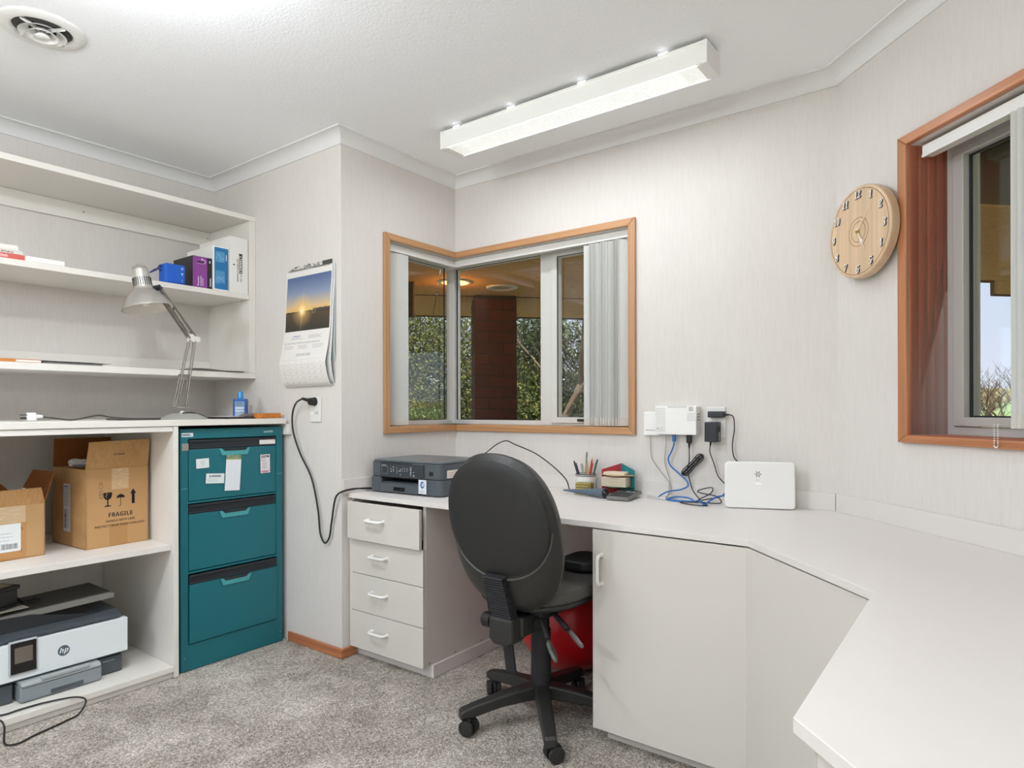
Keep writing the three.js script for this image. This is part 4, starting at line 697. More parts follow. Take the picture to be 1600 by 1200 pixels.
{
  const t = carton('product_box', 'purple and black product box between the speaker and the blue box', SF - 0.20, SF - 0.012, 0.150, -1.657, -1.562, std(0x232024, 0.45));
  card('printed_front', 0.070, 0.149, 256, (g, w, h) => { g.fillStyle = '#8a3f92'; g.fillRect(0, 0, w, h); g.fillStyle = '#f0e8f4'; g.fillRect(150, 34, 24, 24); g.strokeStyle = '#f0e8f4'; g.lineWidth = 9; g.beginPath(); g.moveTo(170, 46); g.lineTo(200, 52); g.arc(196, 82, 30, -1.4, 1.5); g.stroke(); g.fillStyle = '#2b1730'; g.fillRect(74, 84, 120, 26); g.lineWidth = 4; g.beginPath(); g.moveTo(70, 120); g.lineTo(190, 124); g.stroke(); g.save(); g.translate(100, h - 30); g.rotate(-Math.PI / 2); g.fillStyle = '#f4eef6'; g.fillRect(0, -18, 20, 20); scribble(g, 30, -6, 150, 2, 9, '#f4eef6', 7); scribble(g, 0, 44, 190, 1, 9, '#f4eef6', 12); scribble(g, 0, 78, 190, 1, 9, '#f4eef6', 10); g.restore(); }, t, [0.0006, 0.075, 0.0118], Math.PI / 2);
  card('printed_edge', 0.020, 0.140, 64, (g, w, h) => { g.fillStyle = '#232024'; g.fillRect(0, 0, w, h); g.fillStyle = '#e8e4ea'; g.save(); g.translate(44, h - 20); g.rotate(-Math.PI / 2); scribble(g, 0, -8, 170, 2, 11, '#e8e4ea', 9); g.restore(); g.fillRect(22, 30, 20, 34); }, t, [0.0006, 0.075, -0.0365], Math.PI / 2);
}
{
  const t = carton('product_box', 'white box with a blue front panel on the middle shelf', SF - 0.26, SF - 0.010, 0.218, -1.742, -1.660, M.white);
  card('blue_panel', 0.071, 0.205, 256, (g, w, h) => { g.fillStyle = '#e9e8e4'; g.fillRect(0, 0, w, h); g.fillStyle = '#1f74ae'; g.beginPath(); g.roundRect ? g.roundRect(0, 0, w, h, 22) : g.rect(0, 0, w, h); g.fill(); g.fillStyle = '#4f93c2'; g.fillRect(20, 70, 170, 190); g.fillRect(20, 410, 170, 200); g.fillStyle = '#8fbbda'; for (let i = 0; i < 60; i++) { g.fillRect(rr(24, 185), rr(90, 250), rr(2, 5), rr(10, 50)); g.fillRect(rr(24, 185), rr(500, 620), rr(2, 5), rr(10, 60)); } g.save(); g.translate(212, 110); g.rotate(Math.PI / 2); scribble(g, 0, -8, 130, 1, 9, '#e6f0f8', 16); g.restore(); }, t, [0.0006, 0.109, -0.003], Math.PI / 2);
  card('barcode', 0.03, 0.018, 96, (g, w, h) => { g.fillStyle = '#e9e8e4'; g.fillRect(0, 0, w, h); g.fillStyle = '#333'; for (let x = 4; x < w - 4; x += 4) g.fillRect(x, 4, rr(1, 3), h - 14); }, t, [-0.18, 0.185, 0.0414], 0);
}
{
  const t = carton('product_box', 'tall white box lettered CONNECT beside the shelf end panel', SF - 0.30, SF - 0.008, 0.282, -1.846, -1.746, M.white);
  card('printed_front', 0.098, 0.280, 320, (g, w, h) => { g.fillStyle = '#ecebe6'; g.fillRect(0, 0, w, h); g.save(); g.translate(150, h * 0.80); g.rotate(-Math.PI / 2); g.fillStyle = '#2a2a2c'; g.font = 'bold 34px sans-serif'; g.fillText('MAKING IT EASIER FOR', 0, 0); g.fillText('YOU TO', 0, 60); g.fillRect(138, 10, 330, 60); g.fillStyle = '#f2f2ee'; g.font = 'bold 62px sans-serif'; g.fillText('CONNECT', 146, 62, 312); g.restore(); g.fillStyle = '#444'; g.beginPath(); g.arc(70, h * 0.50, 14, 0, 7); g.fill(); g.fillStyle = '#aaa'; g.fillRect(88, h * 0.495, 14, 8); }, t, [0.0006, 0.141, 0], Math.PI / 2);
}
// lowest shelf: folders and papers
tag(mesh('document_tray', F(bx(-0.10, 0, 0.0005, 0.010, -0.12, 0.12, 0.002), frameM(SF - 0.22, S3 + 0.003, -0.85, 0.1)), M.black), 'black folder at the back left of the lowest shelf', 'folder');
{ const t = thing('notebook', 'orange edged notebook lying at the left of the lowest shelf', 'notebook', [SF - 0.015, S3, -0.79], 0.0);
  mesh('pages', bx(-0.19, -0.0012, 0.0015, 0.0115, -0.16, 0.115, 0.0008), M.paper, t);
  mesh('cover', [bx(-0.19, 0.0005, 0.0003, 0.0025, -0.16, 0.115, 0.0008), bx(-0.001, 0.0008, 0.0003, 0.013, -0.075, 0.115, 0.0006), bx(-0.19, 0.0005, 0.0112, 0.0135, -0.16, 0.115, 0.0008)], std(0xc9853c, 0.6), t); }
tag(mesh('document_tray', F(bx(-0.16, 0, 0.0005, 0.0085, -0.13, 0.09, 0.002), frameM(SF - 0.03, S3, -1.05, 0.03)), std(0x6d6a68, 0.5)), 'thin grey folder next to the orange notebook on the lowest shelf', 'folder');
tag(mesh('paper_sheet', F(bx(-0.2, 0, 0.0, 0.0012, -0.25, 0.20, 0.0003), frameM(SF - 0.05, S3 + 0.0142, -0.98, 0.04)), M.paper), 'large white sheet across the folders on the lowest shelf', 'paper');
for (const [x, z, r, y, l] of [[-0.07, -1.72, 0.05, 0, 'bottom sheet of the papers stacked right of the lamp on the lowest shelf'], [-0.06, -1.71, -0.03, 0.0062, 'top sheet of the papers stacked right of the lamp on the lowest shelf']]) {
  const g = new THREE.PlaneGeometry(0.28, 0.22, 24, 2), p = g.attributes.position; for (let i = 0; i < p.count; i++) p.setZ(i, 0.0035 + 0.003 * Math.sin(p.getX(i) * 22 + y * 500));
  const top = g.clone(); top.rotateX(-Math.PI / 2).rotateY(Math.PI / 2);
  const low = bx(-0.108, 0.108, 0.0003, 0.0014, -0.138, 0.138, 0.0003);
  tag(mesh('paper_sheet', F(join(top, low), frameM(SF - 0.11 + (x + 0.07), S3 + y * 0.7, z + 0.03, r)), std(0xdad6d2, 0.8, { side: THREE.DoubleSide })), l, 'paper');
}
// ================================================================ the built-in desk
const DF = -1.92;                                                 // front of the desk in the nook
{
  const t = thing('built_in_desk', 'long white built-in desk top that turns across the corner into a return', 'desk');
  const out = [[X1 + 0.002, Z2 + 0.002], [X1 + 0.002, DF], [-0.573, DF], [-0.199, -1.528], [-0.199, -0.850], [0.30, -0.351], [XR - 0.002, -0.351], [XR - 0.002, ZR + 0.002], [X2 - 0.001, Z2 + 0.002]];
  mesh('top_board', prismXZ(out, DESK - 0.02, DESK, 0.0012), M.desk, t);
  const bs = (a, b, c) => mesh('backsplash', c, M.splash, t);
  bs(0, 0, F(bx(0, NL - 0.013, DESK, DESK + 0.066, 0.001, 0.013, 0.0015), N_M).translate(0, 0, 0));
  bs(0, 0, F(bx(0.014, DL - 0.006, DESK, DESK + 0.066, 0.001, 0.013, 0.0015), D_M));
  bs(0, 0, F(bx(0.006, CL - 0.004, DESK, DESK + 0.066, 0.001, 0.013, 0.0015), C_M));
}
function dHandle(parent, v) {                                     // D handle; drawn horizontal along x, standing off +z
  const w = 0.048, g = [tube([[-w, 0, 0], [-w, 0, 0.016], [-w + 0.008, 0, 0.027], [0, 0, 0.029], [w - 0.008, 0, 0.027], [w, 0, 0.016], [w, 0, 0]], 0.0062, 40, 10), rod([-w, 0, -0.001], [-w, 0, 0.003], 0.0085, 14), rod([w, 0, -0.001], [w, 0, 0.003], 0.0085, 14)];
  const m = mesh('handle', g, M.handle, parent); if (v) m.rotation.z = Math.PI / 2; return m;
}
{
  const px0 = X1 + 0.004, px1 = -1.893, zf = DF - 0.018, zb = Z2 + 0.02, yt = DESK - 0.0205;
  const t = thing('drawer_pedestal', 'white pedestal of four drawers under the left end of the desk', 'drawers', [px0, 0, zf]);
  const w = px1 - px0, d = zf - zb;
  mesh('carcass', [bx(w - 0.016, w, 0.056, yt, -d, -0.0005, 0.0008), bx(0.001, 0.017, 0.056, yt, -d, -0.0005, 0.0008), bx(0.017, w - 0.016, 0.056, 0.072, -d, -0.0005, 0.0005), bx(0.017, w - 0.016, 0.072, yt, -d, -d + 0.006, 0.0005)], M.door, t);
  mesh('plinth', [bx(0.0, w + 0.006, 0.001, 0.0555, -d, -d + 0.016, 0.0005), bx(0.0, w + 0.010, 0.001, 0.0555, -0.05, -0.034, 0.0008), bx(w - 0.006, w + 0.010, 0.001, 0.0555, -d, -0.0505, 0.0008)], M.desk, t);
  for (const z of [-0.02, -0.18, -0.36]) mesh('screw', rod([w, 0.066, z], [w + 0.0025, 0.066, z], 0.005, 10), M.steel, t);
  mesh('filler_strip', bx(0.0005, 0.016, 0.05, yt - 0.01, 0.0, 0.012, 0.0008), M.door, t);
  for (const [y0, y1, out, l] of [[0.548, 0.714, 0.022, 1], [0.392, 0.545, 0, 0], [0.222, 0.389, 0, 0], [0.052, 0.219, 0, 0]]) {
    const dr = mesh('drawer', [bx(0.0175, w - 0.0005, y0, y1, 0.001 + out, 0.017 + out, 0.001), bx(0.03, w - 0.03, y0 + 0.03, y1 - 0.03, -0.45 + out, 0.0012 + out, 0.001)], M.door, t);
    const h = dHandle(dr); h.position.set(w * 0.44, (y0 + y1) / 2 + 0.012, 0.017 + out);
  }
}
{
  const x0 = -1.091, x1 = -0.576, zf = DF - 0.018, yt = DESK - 0.0205;
  const t = thing('desk_cupboard', 'white cupboard with one wide door under the middle of the desk', 'cupboard', [x0, 0, zf]);
  const w = x1 - x0, d = zf - Z2 - 0.02;
  mesh('carcass', [bx(0.075, 0.091, 0.056, yt, -d, -0.0005, 0.0008), bx(0.091, w - 0.002, 0.056, 0.072, -d, -0.0005, 0.0005), bx(w - 0.018, w - 0.002, 0.056, yt, -d, -0.0005, 0.0008), bx(0.091, w - 0.018, 0.072, yt, -d, -d + 0.006, 0.0005)], M.door, t);
  mesh('plinth', bx(0.028, w + 0.01, 0.001, 0.0555, -0.05, -0.034, 0.0008), M.door, t);
  const dr = mesh('door', bx(0.0, w - 0.0015, 0.048, yt - 0.0045, 0.0005, 0.0175, 0.0012), M.door, t);
  const h = dHandle(dr, 1); h.position.set(0.034, 0.59, 0.0175);
}
{ // panelled fronts across the corner and along the return
  const zf = DF - 0.018, yt = DESK - 0.0205;
  const t = thing('corner_cupboard', 'white corner cupboard front set at an angle under the desk', 'cupboard', [-0.575, 0, zf], -Math.PI / 4);
  const L = Math.hypot(-0.199 - (-0.573), -1.528 - DF) + 0.008;
  mesh('panel', bx(0.003, L, 0.048, yt - 0.004, -0.002, 0.0155, 0.0012), M.door, t);
  mesh('plinth', bx(0.005, L, 0.001, 0.0475, -0.05, -0.034, 0.0008), M.door, t);
  const u = thing('return_cupboard', 'white cupboard carcass under the desk return at the right', 'cupboard', [-0.199, 0, -0.850], -Math.PI / 4);
  mesh('side_panel', F(bx(-0.017, 0, 0.001, yt, 0.03, 0.66, 0.001), new THREE.Matrix4().makeRotationY(Math.PI / 4).multiply(new THREE.Matrix4().makeTranslation(0.035, 0, -0.69))), M.door, u);
  mesh('front_panel', bx(0.025, 0.70, 0.048, yt - 0.004, -0.032, -0.0155, 0.0012), M.door, u);
  mesh('plinth', bx(0.04, 0.70, 0.001, 0.0475, -0.08, -0.064, 0.0008), M.door, u);
}
// ---------------------------------------------------------------- office chair
{
  const t = thing('office_chair', 'black office swivel chair with a high oval back, pushed up to the desk', 'chair', [-1.322, 0, -1.948], 0.0);
  // five star base
  const a0 = Math.atan2(0.254, -0.160);                           // direction (x, z) of the nearest leg
  const prof = [[0.018, 0.132], [0.06, 0.130], [0.15, 0.116], [0.25, 0.096], [0.298, 0.084], [0.305, 0.078], [0.305, 0.060], [0.270, 0.060], [0.16, 0.080], [0.06, 0.086], [0.018, 0.086]];
  for (let k = 0; k < 5; k++) {
    const a = a0 + k * Math.PI * 2 / 5, g = new THREE.ExtrudeGeometry(poly(prof), { depth: 0.030, bevelEnabled: true, bevelSize: 0.008, bevelThickness: 0.010, bevelOffset: -0.004, bevelSegments: 3 }).translate(0, 0, -0.015);
    { const p = g.attributes.position; for (let i = 0; i < p.count; i++) p.setZ(i, p.getZ(i) * (1.12 - 0.9 * Math.max(0, p.getX(i)))); g.computeVertexNormals(); }
    mesh('base_leg', g.rotateY(-a), M.shell, t);
    // twin-wheel caster
    const c = new THREE.Group(); const ca = a + [0.9, 0.5, -0.6, 0.3, 1.2][k];
    const m4 = frameM(0.287 * Math.cos(a), 0, 0.287 * Math.sin(a), -ca).multiply(new THREE.Matrix4().makeTranslation(-0.014, 0, 0));
    const hood = new THREE.CylinderGeometry(0.029, 0.029, 0.012, 24, 1).rotateX(Math.PI / 2).translate(0, 0.030, 0);
    const cs = mesh('caster', F(join(hood, cyl(0.008, 0.007, 0.03, 0.014, 0.045, 0, 12), bx(-0.012, 0.024, 0.044, 0.058, -0.012, 0.012, 0.004, 2)), m4), M.black, t);
    for (const s of [-1, 1]) mesh('wheel', F(lathe([[0, -0.009], [0.018, -0.009], [0.0255, -0.006], [0.027, -0.002], [0.027, 0.009], [0.024, 0.0105], [0.0, 0.0105]], 28).rotateX(s * Math.PI / 2).translate(0, 0.0275, s * 0.0165), m4), M.shell, cs);
  }
  mesh('base_hub', lathe([[0, 0.076], [0.036, 0.078], [0.044, 0.09], [0.042, 0.13], [0.038, 0.138], [0, 0.138]], 28), M.shell, t);
  mesh('gas_column', [cyl(0.037, 0.036, 0.20, 0, 0.132, 0, 32), cyl(0.031, 0.030, 0.09, 0, 0.332, 0, 32), cyl(0.016, 0.014, 0.02, 0, 0.05, 0, 16)], M.blackSoft, t);
  // under-seat mechanism and its two paddles
  const mech = mesh('mechanism', [bx(-0.075, 0.075, 0.395, 0.435, -0.12, 0.10, 0.010, 3), bx(-0.035, 0.035, 0.385, 0.425, 0.06, 0.215, 0.008, 2), bx(-0.10, 0.10, 0.425, 0.44, -0.16, 0.14, 0.004)], M.blackSoft, t);
  for (const [a, b] of [[[0.055, 0.405, 0.085], [0.222, 0.338, 0.245]], [[0.075, 0.408, 0.03], [0.275, 0.375, 0.172]]]) {
    const A = new THREE.Vector3(...a), B = new THREE.Vector3(...b), d = B.clone().sub(A), L = d.length(); d.normalize();
    const rings = []; for (let i = 0; i < 24; i++) rings.push(new THREE.TorusGeometry(0.0072, 0.0026, 6, 14).rotateX(Math.PI / 2).translate(0, 0.008 + i * 0.0052, 0));
    const pad = plateXY([[-0.008, 0], [0.008, 0], [0.021, 0.028], [0.019, 0.066], [0.007, 0.098], [0, 0.101], [-0.007, 0.098], [-0.019, 0.066], [-0.021, 0.028]], -0.006, 0.006, [], 0.004);
    const q = new THREE.Matrix4().makeRotationFromQuaternion(new THREE.Quaternion().setFromUnitVectors(new THREE.Vector3(0, 1, 0), d)).setPosition(A);
    const lv = mesh('lever', F(join(cyl(0.0065, 0.0065, L - 0.09, 0, 0, 0, 12), ...rings), q), M.black, t);
    mesh('paddle', F(pad.translate(0, L - 0.10, 0), q.clone().multiply(new THREE.Matrix4().makeRotationY(-0.1))), M.lever, lv);
  }
  // seat: waterfall cushion on a shell
  const cushion = (hw, hd, y0, y1, n, dish) => {
    const pos = [], idx = [], U = 64, V = 18;
    for (let v = 0; v <= V; v++) for (let u = 0; u <= U; u++) {
      const a = u / U * Math.PI * 2, b = (v / V - 0.5) * Math.PI, c = Math.cos(b), s = Math.sin(b), e = 2 / n;
      const k = Math.sign(c) * Math.pow(Math.abs(c), 0.42), yy = Math.sign(s) * Math.pow(Math.abs(s), 0.7);
      const x = hw * k * Math.sign(Math.cos(a)) * Math.pow(Math.abs(Math.cos(a)), e), z = hd * k * Math.sign(Math.sin(a)) * Math.pow(Math.abs(Math.sin(a)), e);
      let y = (y0 + y1) / 2 + (y1 - y0) / 2 * yy; y -= dish * Math.max(0, -z / hd - 0.35) * Math.max(0, -z / hd - 0.35) * 0.09; y += 0.016 * (x / hw) * (x / hw);
      pos.push(x, y, z);
    }
    for (let v = 0; v < V; v++) for (let u = 0; u < U; u++) { const a = v * (U + 1) + u, b = a + 1, c = a + U + 1, d2 = c + 1; idx.push(a, c, b, b, c, d2); }
    const g = new THREE.BufferGeometry(); g.setAttribute('position', new THREE.Float32BufferAttribute(pos, 3)); g.setIndex(idx); g.computeVertexNormals(); return g;
  };
  const keepN = (g) => { const n = g.toNonIndexed(); return metric(n); };
  mesh('seat', keepN(cushion(0.215, 0.235, 0.452, 0.532, 3.0, 1)).translate(0, 0, -0.03), M.fabric, t);
  mesh('seat_shell', keepN(cushion(0.205, 0.222, 0.436, 0.478, 3.0, 1)).translate(0, 0, -0.03), M.shell, t);
  // the back: a dished oval, plastic shell behind, upholstered cushion in front
  const egg = (hw, hh, front, th, cy = 0, nn = 2.35) => {         // one face of a dome; z rises to th at the middle
    const pos = [], idx = [], U = 72, V = 16;
    for (let v = 0; v <= V; v++) for (let u = 0; u <= U; u++) {
      const rho = v / V, a = u / U * Math.PI * 2, e = 2 / nn, ca = Math.cos(a), sa = Math.sin(a);
      const x = hw * rho * Math.sign(ca) * Math.pow(Math.abs(ca), e) * (1 - 0.045 * sa), y = cy + hh * rho * Math.sign(sa) * Math.pow(Math.abs(sa), e);
      const bend = -0.55 * x * x - 0.16 * (y + 0.08) * (y + 0.08), z = bend + front * th * Math.pow(Math.max(0, 1 - Math.pow(rho, 5)), 0.55);
      pos.push(x, y, z);
    }
    for (let v = 0; v < V; v++) for (let u = 0; u < U; u++) { const p = v * (U + 1) + u, q = p + 1, r = p + U + 1, s = r + 1; front > 0 ? idx.push(p, r, q, q, r, s) : idx.push(p, q, r, q, s, r); }
    const g = new THREE.BufferGeometry(); g.setAttribute('position', new THREE.Float32BufferAttribute(pos, 3)); g.setIndex(idx); g.computeVertexNormals(); return metric(g.toNonIndexed());
  };
  const BK = new THREE.Matrix4().makeTranslation(0.010, 0.714, 0.262).multiply(new THREE.Matrix4().makeRotationX(0.225));
  const hw = 0.222, hh = 0.272;
  const shell = mesh('back_shell', F(join(egg(hw, hh, 1, 0.034), egg(hw, hh, -1, 0.006)), BK), M.shell, t);
  mesh('back_panel', F(join(egg(hw * 0.93, hh * 0.73, 1, 0.012, 0.062, 2.2).translate(0, 0, 0.030), egg(hw * 0.93, hh * 0.73, -1, 0.012, 0.062, 2.2).translate(0, 0, 0.030)), BK), std(0x242423, 0.55, { bumpMap: T.plasticB, bumpScale: 0.0006 }), shell);
  mesh('back_cushion', F(join(egg(hw + 0.002, hh + 0.002, 1, 0.004).translate(0, 0, -0.006), egg(hw + 0.002, hh + 0.002, -1, 0.072).translate(0, 0, -0.006)), BK), M.fabric, t);
  { const p = []; for (let i = 0; i <= 60; i++) { const a = (-172 + 164 * i / 60) * Math.PI / 180, n = 2 / 2.2, ca = Math.cos(a), sa = Math.sin(a), x = hw * 0.945 * Math.sign(ca) * Math.pow(Math.abs(ca), n) * (1 - 0.045 * sa), y = 0.062 + hh * 0.75 * Math.sign(sa) * Math.pow(Math.abs(sa), n); const rho = Math.min(0.97, Math.hypot(x / hw, y / hh)); p.push([x, y, -0.55 * x * x - 0.16 * (y + 0.08) * (y + 0.08) + 0.0335 * Math.pow(1 - Math.pow(rho, 5), 0.55) + 0.001]); }
    mesh('panel_ridge', F(tube(p, 0.0042, 120, 8), BK), std(0x4a4a46, 0.35), shell); }
  // slot in the shell, bellows over the spine, bracket, tail of the spine, knob
  mesh('spine_slot', F(bx(-0.066, 0.034, -0.270, -0.150, 0.004, 0.0375, 0.004, 2), BK), M.dark, shell);
  const ribs = []; for (let i = 0; i < 17; i++) { const k = i / 16, y = 0.432 + 0.145 * k, z = 0.222 + 0.052 * k * k + 0.012 * Math.sin(k * 3.1); ribs.push(new RoundedBoxGeometry(0.082, 0.0082, 0.040, 2, 0.0038).rotateX(0.18).translate(0.004, y, z)); }
  mesh('bellows', ribs, M.blackSoft, t);
  mesh('spine_bar', [bar([0.004, 0.40, 0.222], [0.004, 0.585, 0.262], 0.030, 0.008), bar([0, 0.23, 0.180], [0, 0.42, 0.215], 0.040, 0.009)], M.blackSoft, t);
  mesh('spine_bracket', [plateXY([[-0.05, 0.355], [-0.03, 0.338], [0.03, 0.338], [0.05, 0.355], [0.05, 0.432], [-0.05, 0.432]], 0.165, 0.245, [], 0.010), bx(0.02, 0.06, 0.36, 0.43, 0.12, 0.2, 0.01, 2)], M.shell, t);
  mesh('knob', [new THREE.CylinderGeometry(0.027, 0.027, 0.03, 9).rotateZ(Math.PI / 2).translate(-0.078, 0.402, 0.205), rod([-0.045, 0.402, 0.205], [-0.08, 0.402, 0.205], 0.008), new THREE.CylinderGeometry(0.022, 0.024, 0.008, 24).rotateZ(Math.PI / 2).translate(-0.095, 0.402, 0.205)], M.black, t);
  mesh('bolt', new THREE.SphereGeometry(0.006, 12, 8).translate(0.05, 0.405, 0.19), M.steel, t);
}
{
  const g = new THREE.SphereGeometry(0.235, 64, 48), p = g.attributes.position;
  for (let i = 0; i < p.count; i++) { const y = p.getY(i), k = 1 + 0.0022 * Math.max(0, Math.sin(y * 260)) * (Math.abs(y) < 0.14 ? 1 : 0); p.setXYZ(i, p.getX(i) * k, y, p.getZ(i) * k); }
  g.computeVertexNormals();
  tag(mesh('exercise_ball', g.rotateZ(0.25).translate(-1.481, 0.2345, -2.410), M.ball), 'large red exercise ball under the desk behind the chair', 'ball');
}
tag(mesh('pouch', new THREE.ExtrudeGeometry(poly(roundRect(-0.075, 0.075, -0.09, 0.09, 0.05, 8)), { depth: 0.016, bevelEnabled: true, bevelSize: 0.011, bevelOffset: -0.011, bevelThickness: 0.011, bevelSegments: 4 }).rotateX(-Math.PI / 2).translate(-1.215, 0.556, -2.085), std(0x1f1f20, 0.5)), 'flat black pouch lying on the front of the chair seat', 'pouch');

// ================================================================ on the desk
{ // black multifunction printer, turned a little
  const t = thing('multifunction_printer', 'black multifunction printer with a button panel at the left end of the desk', 'printer', [-2.333, DESK, -2.022], 0.05);
  const w = 0.425, d = 0.34, h = 0.153;                           // local x along the front, -z to the back
  const R = (x0, x1, z0, z1, r, y0, y1, b = 0.003) => { const g = new THREE.ExtrudeGeometry(poly(roundRect(x0, x1, -z1, -z0, r, 6)), { depth: y1 - y0 - 2 * b, bevelEnabled: true, bevelSize: b, bevelOffset: -b, bevelThickness: b, bevelSegments: 2 }); return metric(g.rotateX(-Math.PI / 2).translate(0, y0 + b, 0)); };
  mesh('lower_body', [R(0, 0.062, -d, -0.002, 0.012, 0.004, 0.074), R(0.30, w, -d, -0.002, 0.03, 0.004, 0.074), R(0.05, 0.32, -d, -0.10, 0.01, 0.004, 0.074)], M.slate, t);
  mesh('upper_body', R(0, w, -d, 0, 0.03, 0.076, 0.143), M.slate, t);
  mesh('scanner_lid', R(0.0, w, -d, -0.006, 0.035, 0.144, h, 0.003), M.slateTop, t);
  const pn = mesh('control_panel', [plateXY(rectXY(0.066, 0.335, 0.080, 0.136), 0.0, 0.002, [], 0.0006), bx(0.066, 0.262, 0.137, 0.1425, -0.001, 0.0012, 0.0005)], M.slateDark, t);
  card('button_print', 0.262, 0.054, 768, (g, W2, H2) => { g.fillStyle = '#31373c'; g.fillRect(0, 0, W2, H2); scribble(g, 22, 20, 90, 1, 9, '#d8dde0', 7); g.strokeStyle = '#aeb6ba'; g.lineWidth = 2.5; g.strokeRect(22, 34, 110, 98); g.fillStyle = '#2a3034'; g.fillRect(26, 38, 102, 90);
    g.fillStyle = '#dfe4e6'; for (const [x, y] of [[190, 60], [190, 92], [230, 34], [230, 66], [232, 84], [296, 50], [296, 84], [296, 112], [336, 84], [360, 64], [360, 88], [360, 130], [400, 50], [400, 80], [440, 52], [440, 78], [482, 52], [482, 78], [540, 30], [540, 50], [540, 70], [540, 92], [540, 112], [540, 134], [592, 90], [592, 126], [596, 140]]) g.fillRect(x, y, rr(10, 22), rr(6, 11)); }, pn, [0.199, 0.108, 0.0026]);
  mesh('usb_slot', bx(0.362, 0.386, 0.092, 0.110, -0.01, 0.0010, 0.002), M.dark, t);
  mesh('paper_slot', [bx(0.063, 0.302, 0.052, 0.0755, -0.11, -0.09, 0.001), bx(0.063, 0.302, 0.070, 0.0755, -0.09, -0.01, 0.001)], M.dark, t);
  const tr = mesh('paper_tray', [plateXY(rectXY(0.0635, 0.301, 0.005, 0.046), -0.1, -0.001, [rectXY(0.145, 0.215, 0.012, 0.030)], 0.002), bx(0.0635, 0.301, 0.046, 0.051, -0.1, -0.012, 0.001)], M.slate, t);
  mesh('tray_grip', bx(0.143, 0.217, 0.010, 0.032, -0.09, -0.012, 0.001), M.dark, tr);
  card('energy_sticker', 0.046, 0.062, 160, (g, W2, H2) => { g.fillStyle = '#d9dfe2'; g.fillRect(0, 0, W2, H2); g.fillStyle = '#2f5f96'; g.beginPath(); g.ellipse(76, 78, 40, 54, 0, 0, 7); g.fill(); g.fillStyle = '#e6eef4'; g.beginPath(); g.ellipse(84, 76, 22, 28, 0.4, 0, 7); g.fill(); g.fillStyle = '#2f5f96'; g.fillRect(66, 70, 32, 12); scribble(g, 24, 168, 110, 4, 10, '#97a', 3); }, t, [0.325, 0.042, 0.0026]);
  card('side_sticker', 0.09, 0.034, 160, (g, W2, H2) => { g.fillStyle = '#e3dcd3'; g.fillRect(0, 0, W2, H2); scribble(g, 14, 18, 130, 3, 14, '#988', 4); }, t, [w + 0.0006, 0.098, -0.09], Math.PI / 2);
}
// its power lead up to the socket on the alcove wall, and the thin wire arching behind it
tag(mesh('power_lead', tube([[-2.36 + 0.03, DESK + 0.010, -2.07], [-2.358, DESK + 0.016, -1.99], [-2.356, DESK + 0.018, -1.93], [-2.357, DESK + 0.012, -1.876], [-2.378, DESK - 0.006, -1.863], [-2.42, 0.62, -1.868], [-2.44, 0.54, -1.868], [-2.47, 0.515, -1.868], [-2.50, 0.545, -1.868], [-2.52, 0.66, -1.868], [-2.57, 0.81, -1.868], [-2.66, 0.93, -1.866], [-2.705, 1.03, -1.862], [-2.70, 1.11, -1.856], [-2.655, 1.163, -1.846], [-2.60, 1.182, -1.842]], 0.0042, 200), M.cable), 'black power lead looping down the alcove wall from the socket to the desk printer', 'cable');
tag(mesh('signal_wire', tube([[-2.06, DESK + 0.14, -2.40], [-2.05, 0.90, -2.50], [-2.0, 0.955, -2.56], [-1.955, 0.972, -2.575], [-1.90, 0.955, -2.575], [-1.76, 0.905, -2.58], [-1.62, DESK + 0.05, -2.60], [-1.60, DESK + 0.003, -2.60]], 0.0028, 90), M.cable), 'thin black wire arching up from behind the desk printer under the window', 'wire');
{
  const t = thing('wall_socket', 'white power socket with a black round plug on the alcove wall', 'socket', [-2.553, 1.132, Z1]);
  mesh('plate', bx(-0.036, 0.040, -0.060, 0.058, 0.0005, 0.009, 0.003, 2), M.whitePlastic, t);
  mesh('switch', [bx(-0.030, -0.014, -0.030, -0.014, 0.008, 0.012, 0.002), bx(0.004, 0.02, 0.034, 0.045, 0.008, 0.012, 0.002)], M.white, t);
  mesh('pin_hole', [bx(0.006, 0.009, -0.024, -0.012, 0.008, 0.0094, 0.0003), bx(0.018, 0.021, -0.024, -0.012, 0.008, 0.0094, 0.0003)], M.dark, t);
  const pl = tag(mesh('plug', [cyl(0.021, 0.017, 0.028, 0, 0, 0, 24).rotateX(Math.PI / 2).translate(-2.553, 1.168, Z1 + 0.0095), rod([-2.560, 1.172, Z1 + 0.03], [-2.603, 1.182, Z1 + 0.043], 0.0095, 14, 0.006)], M.black), 'round black plug in the alcove wall socket', 'plug');
}
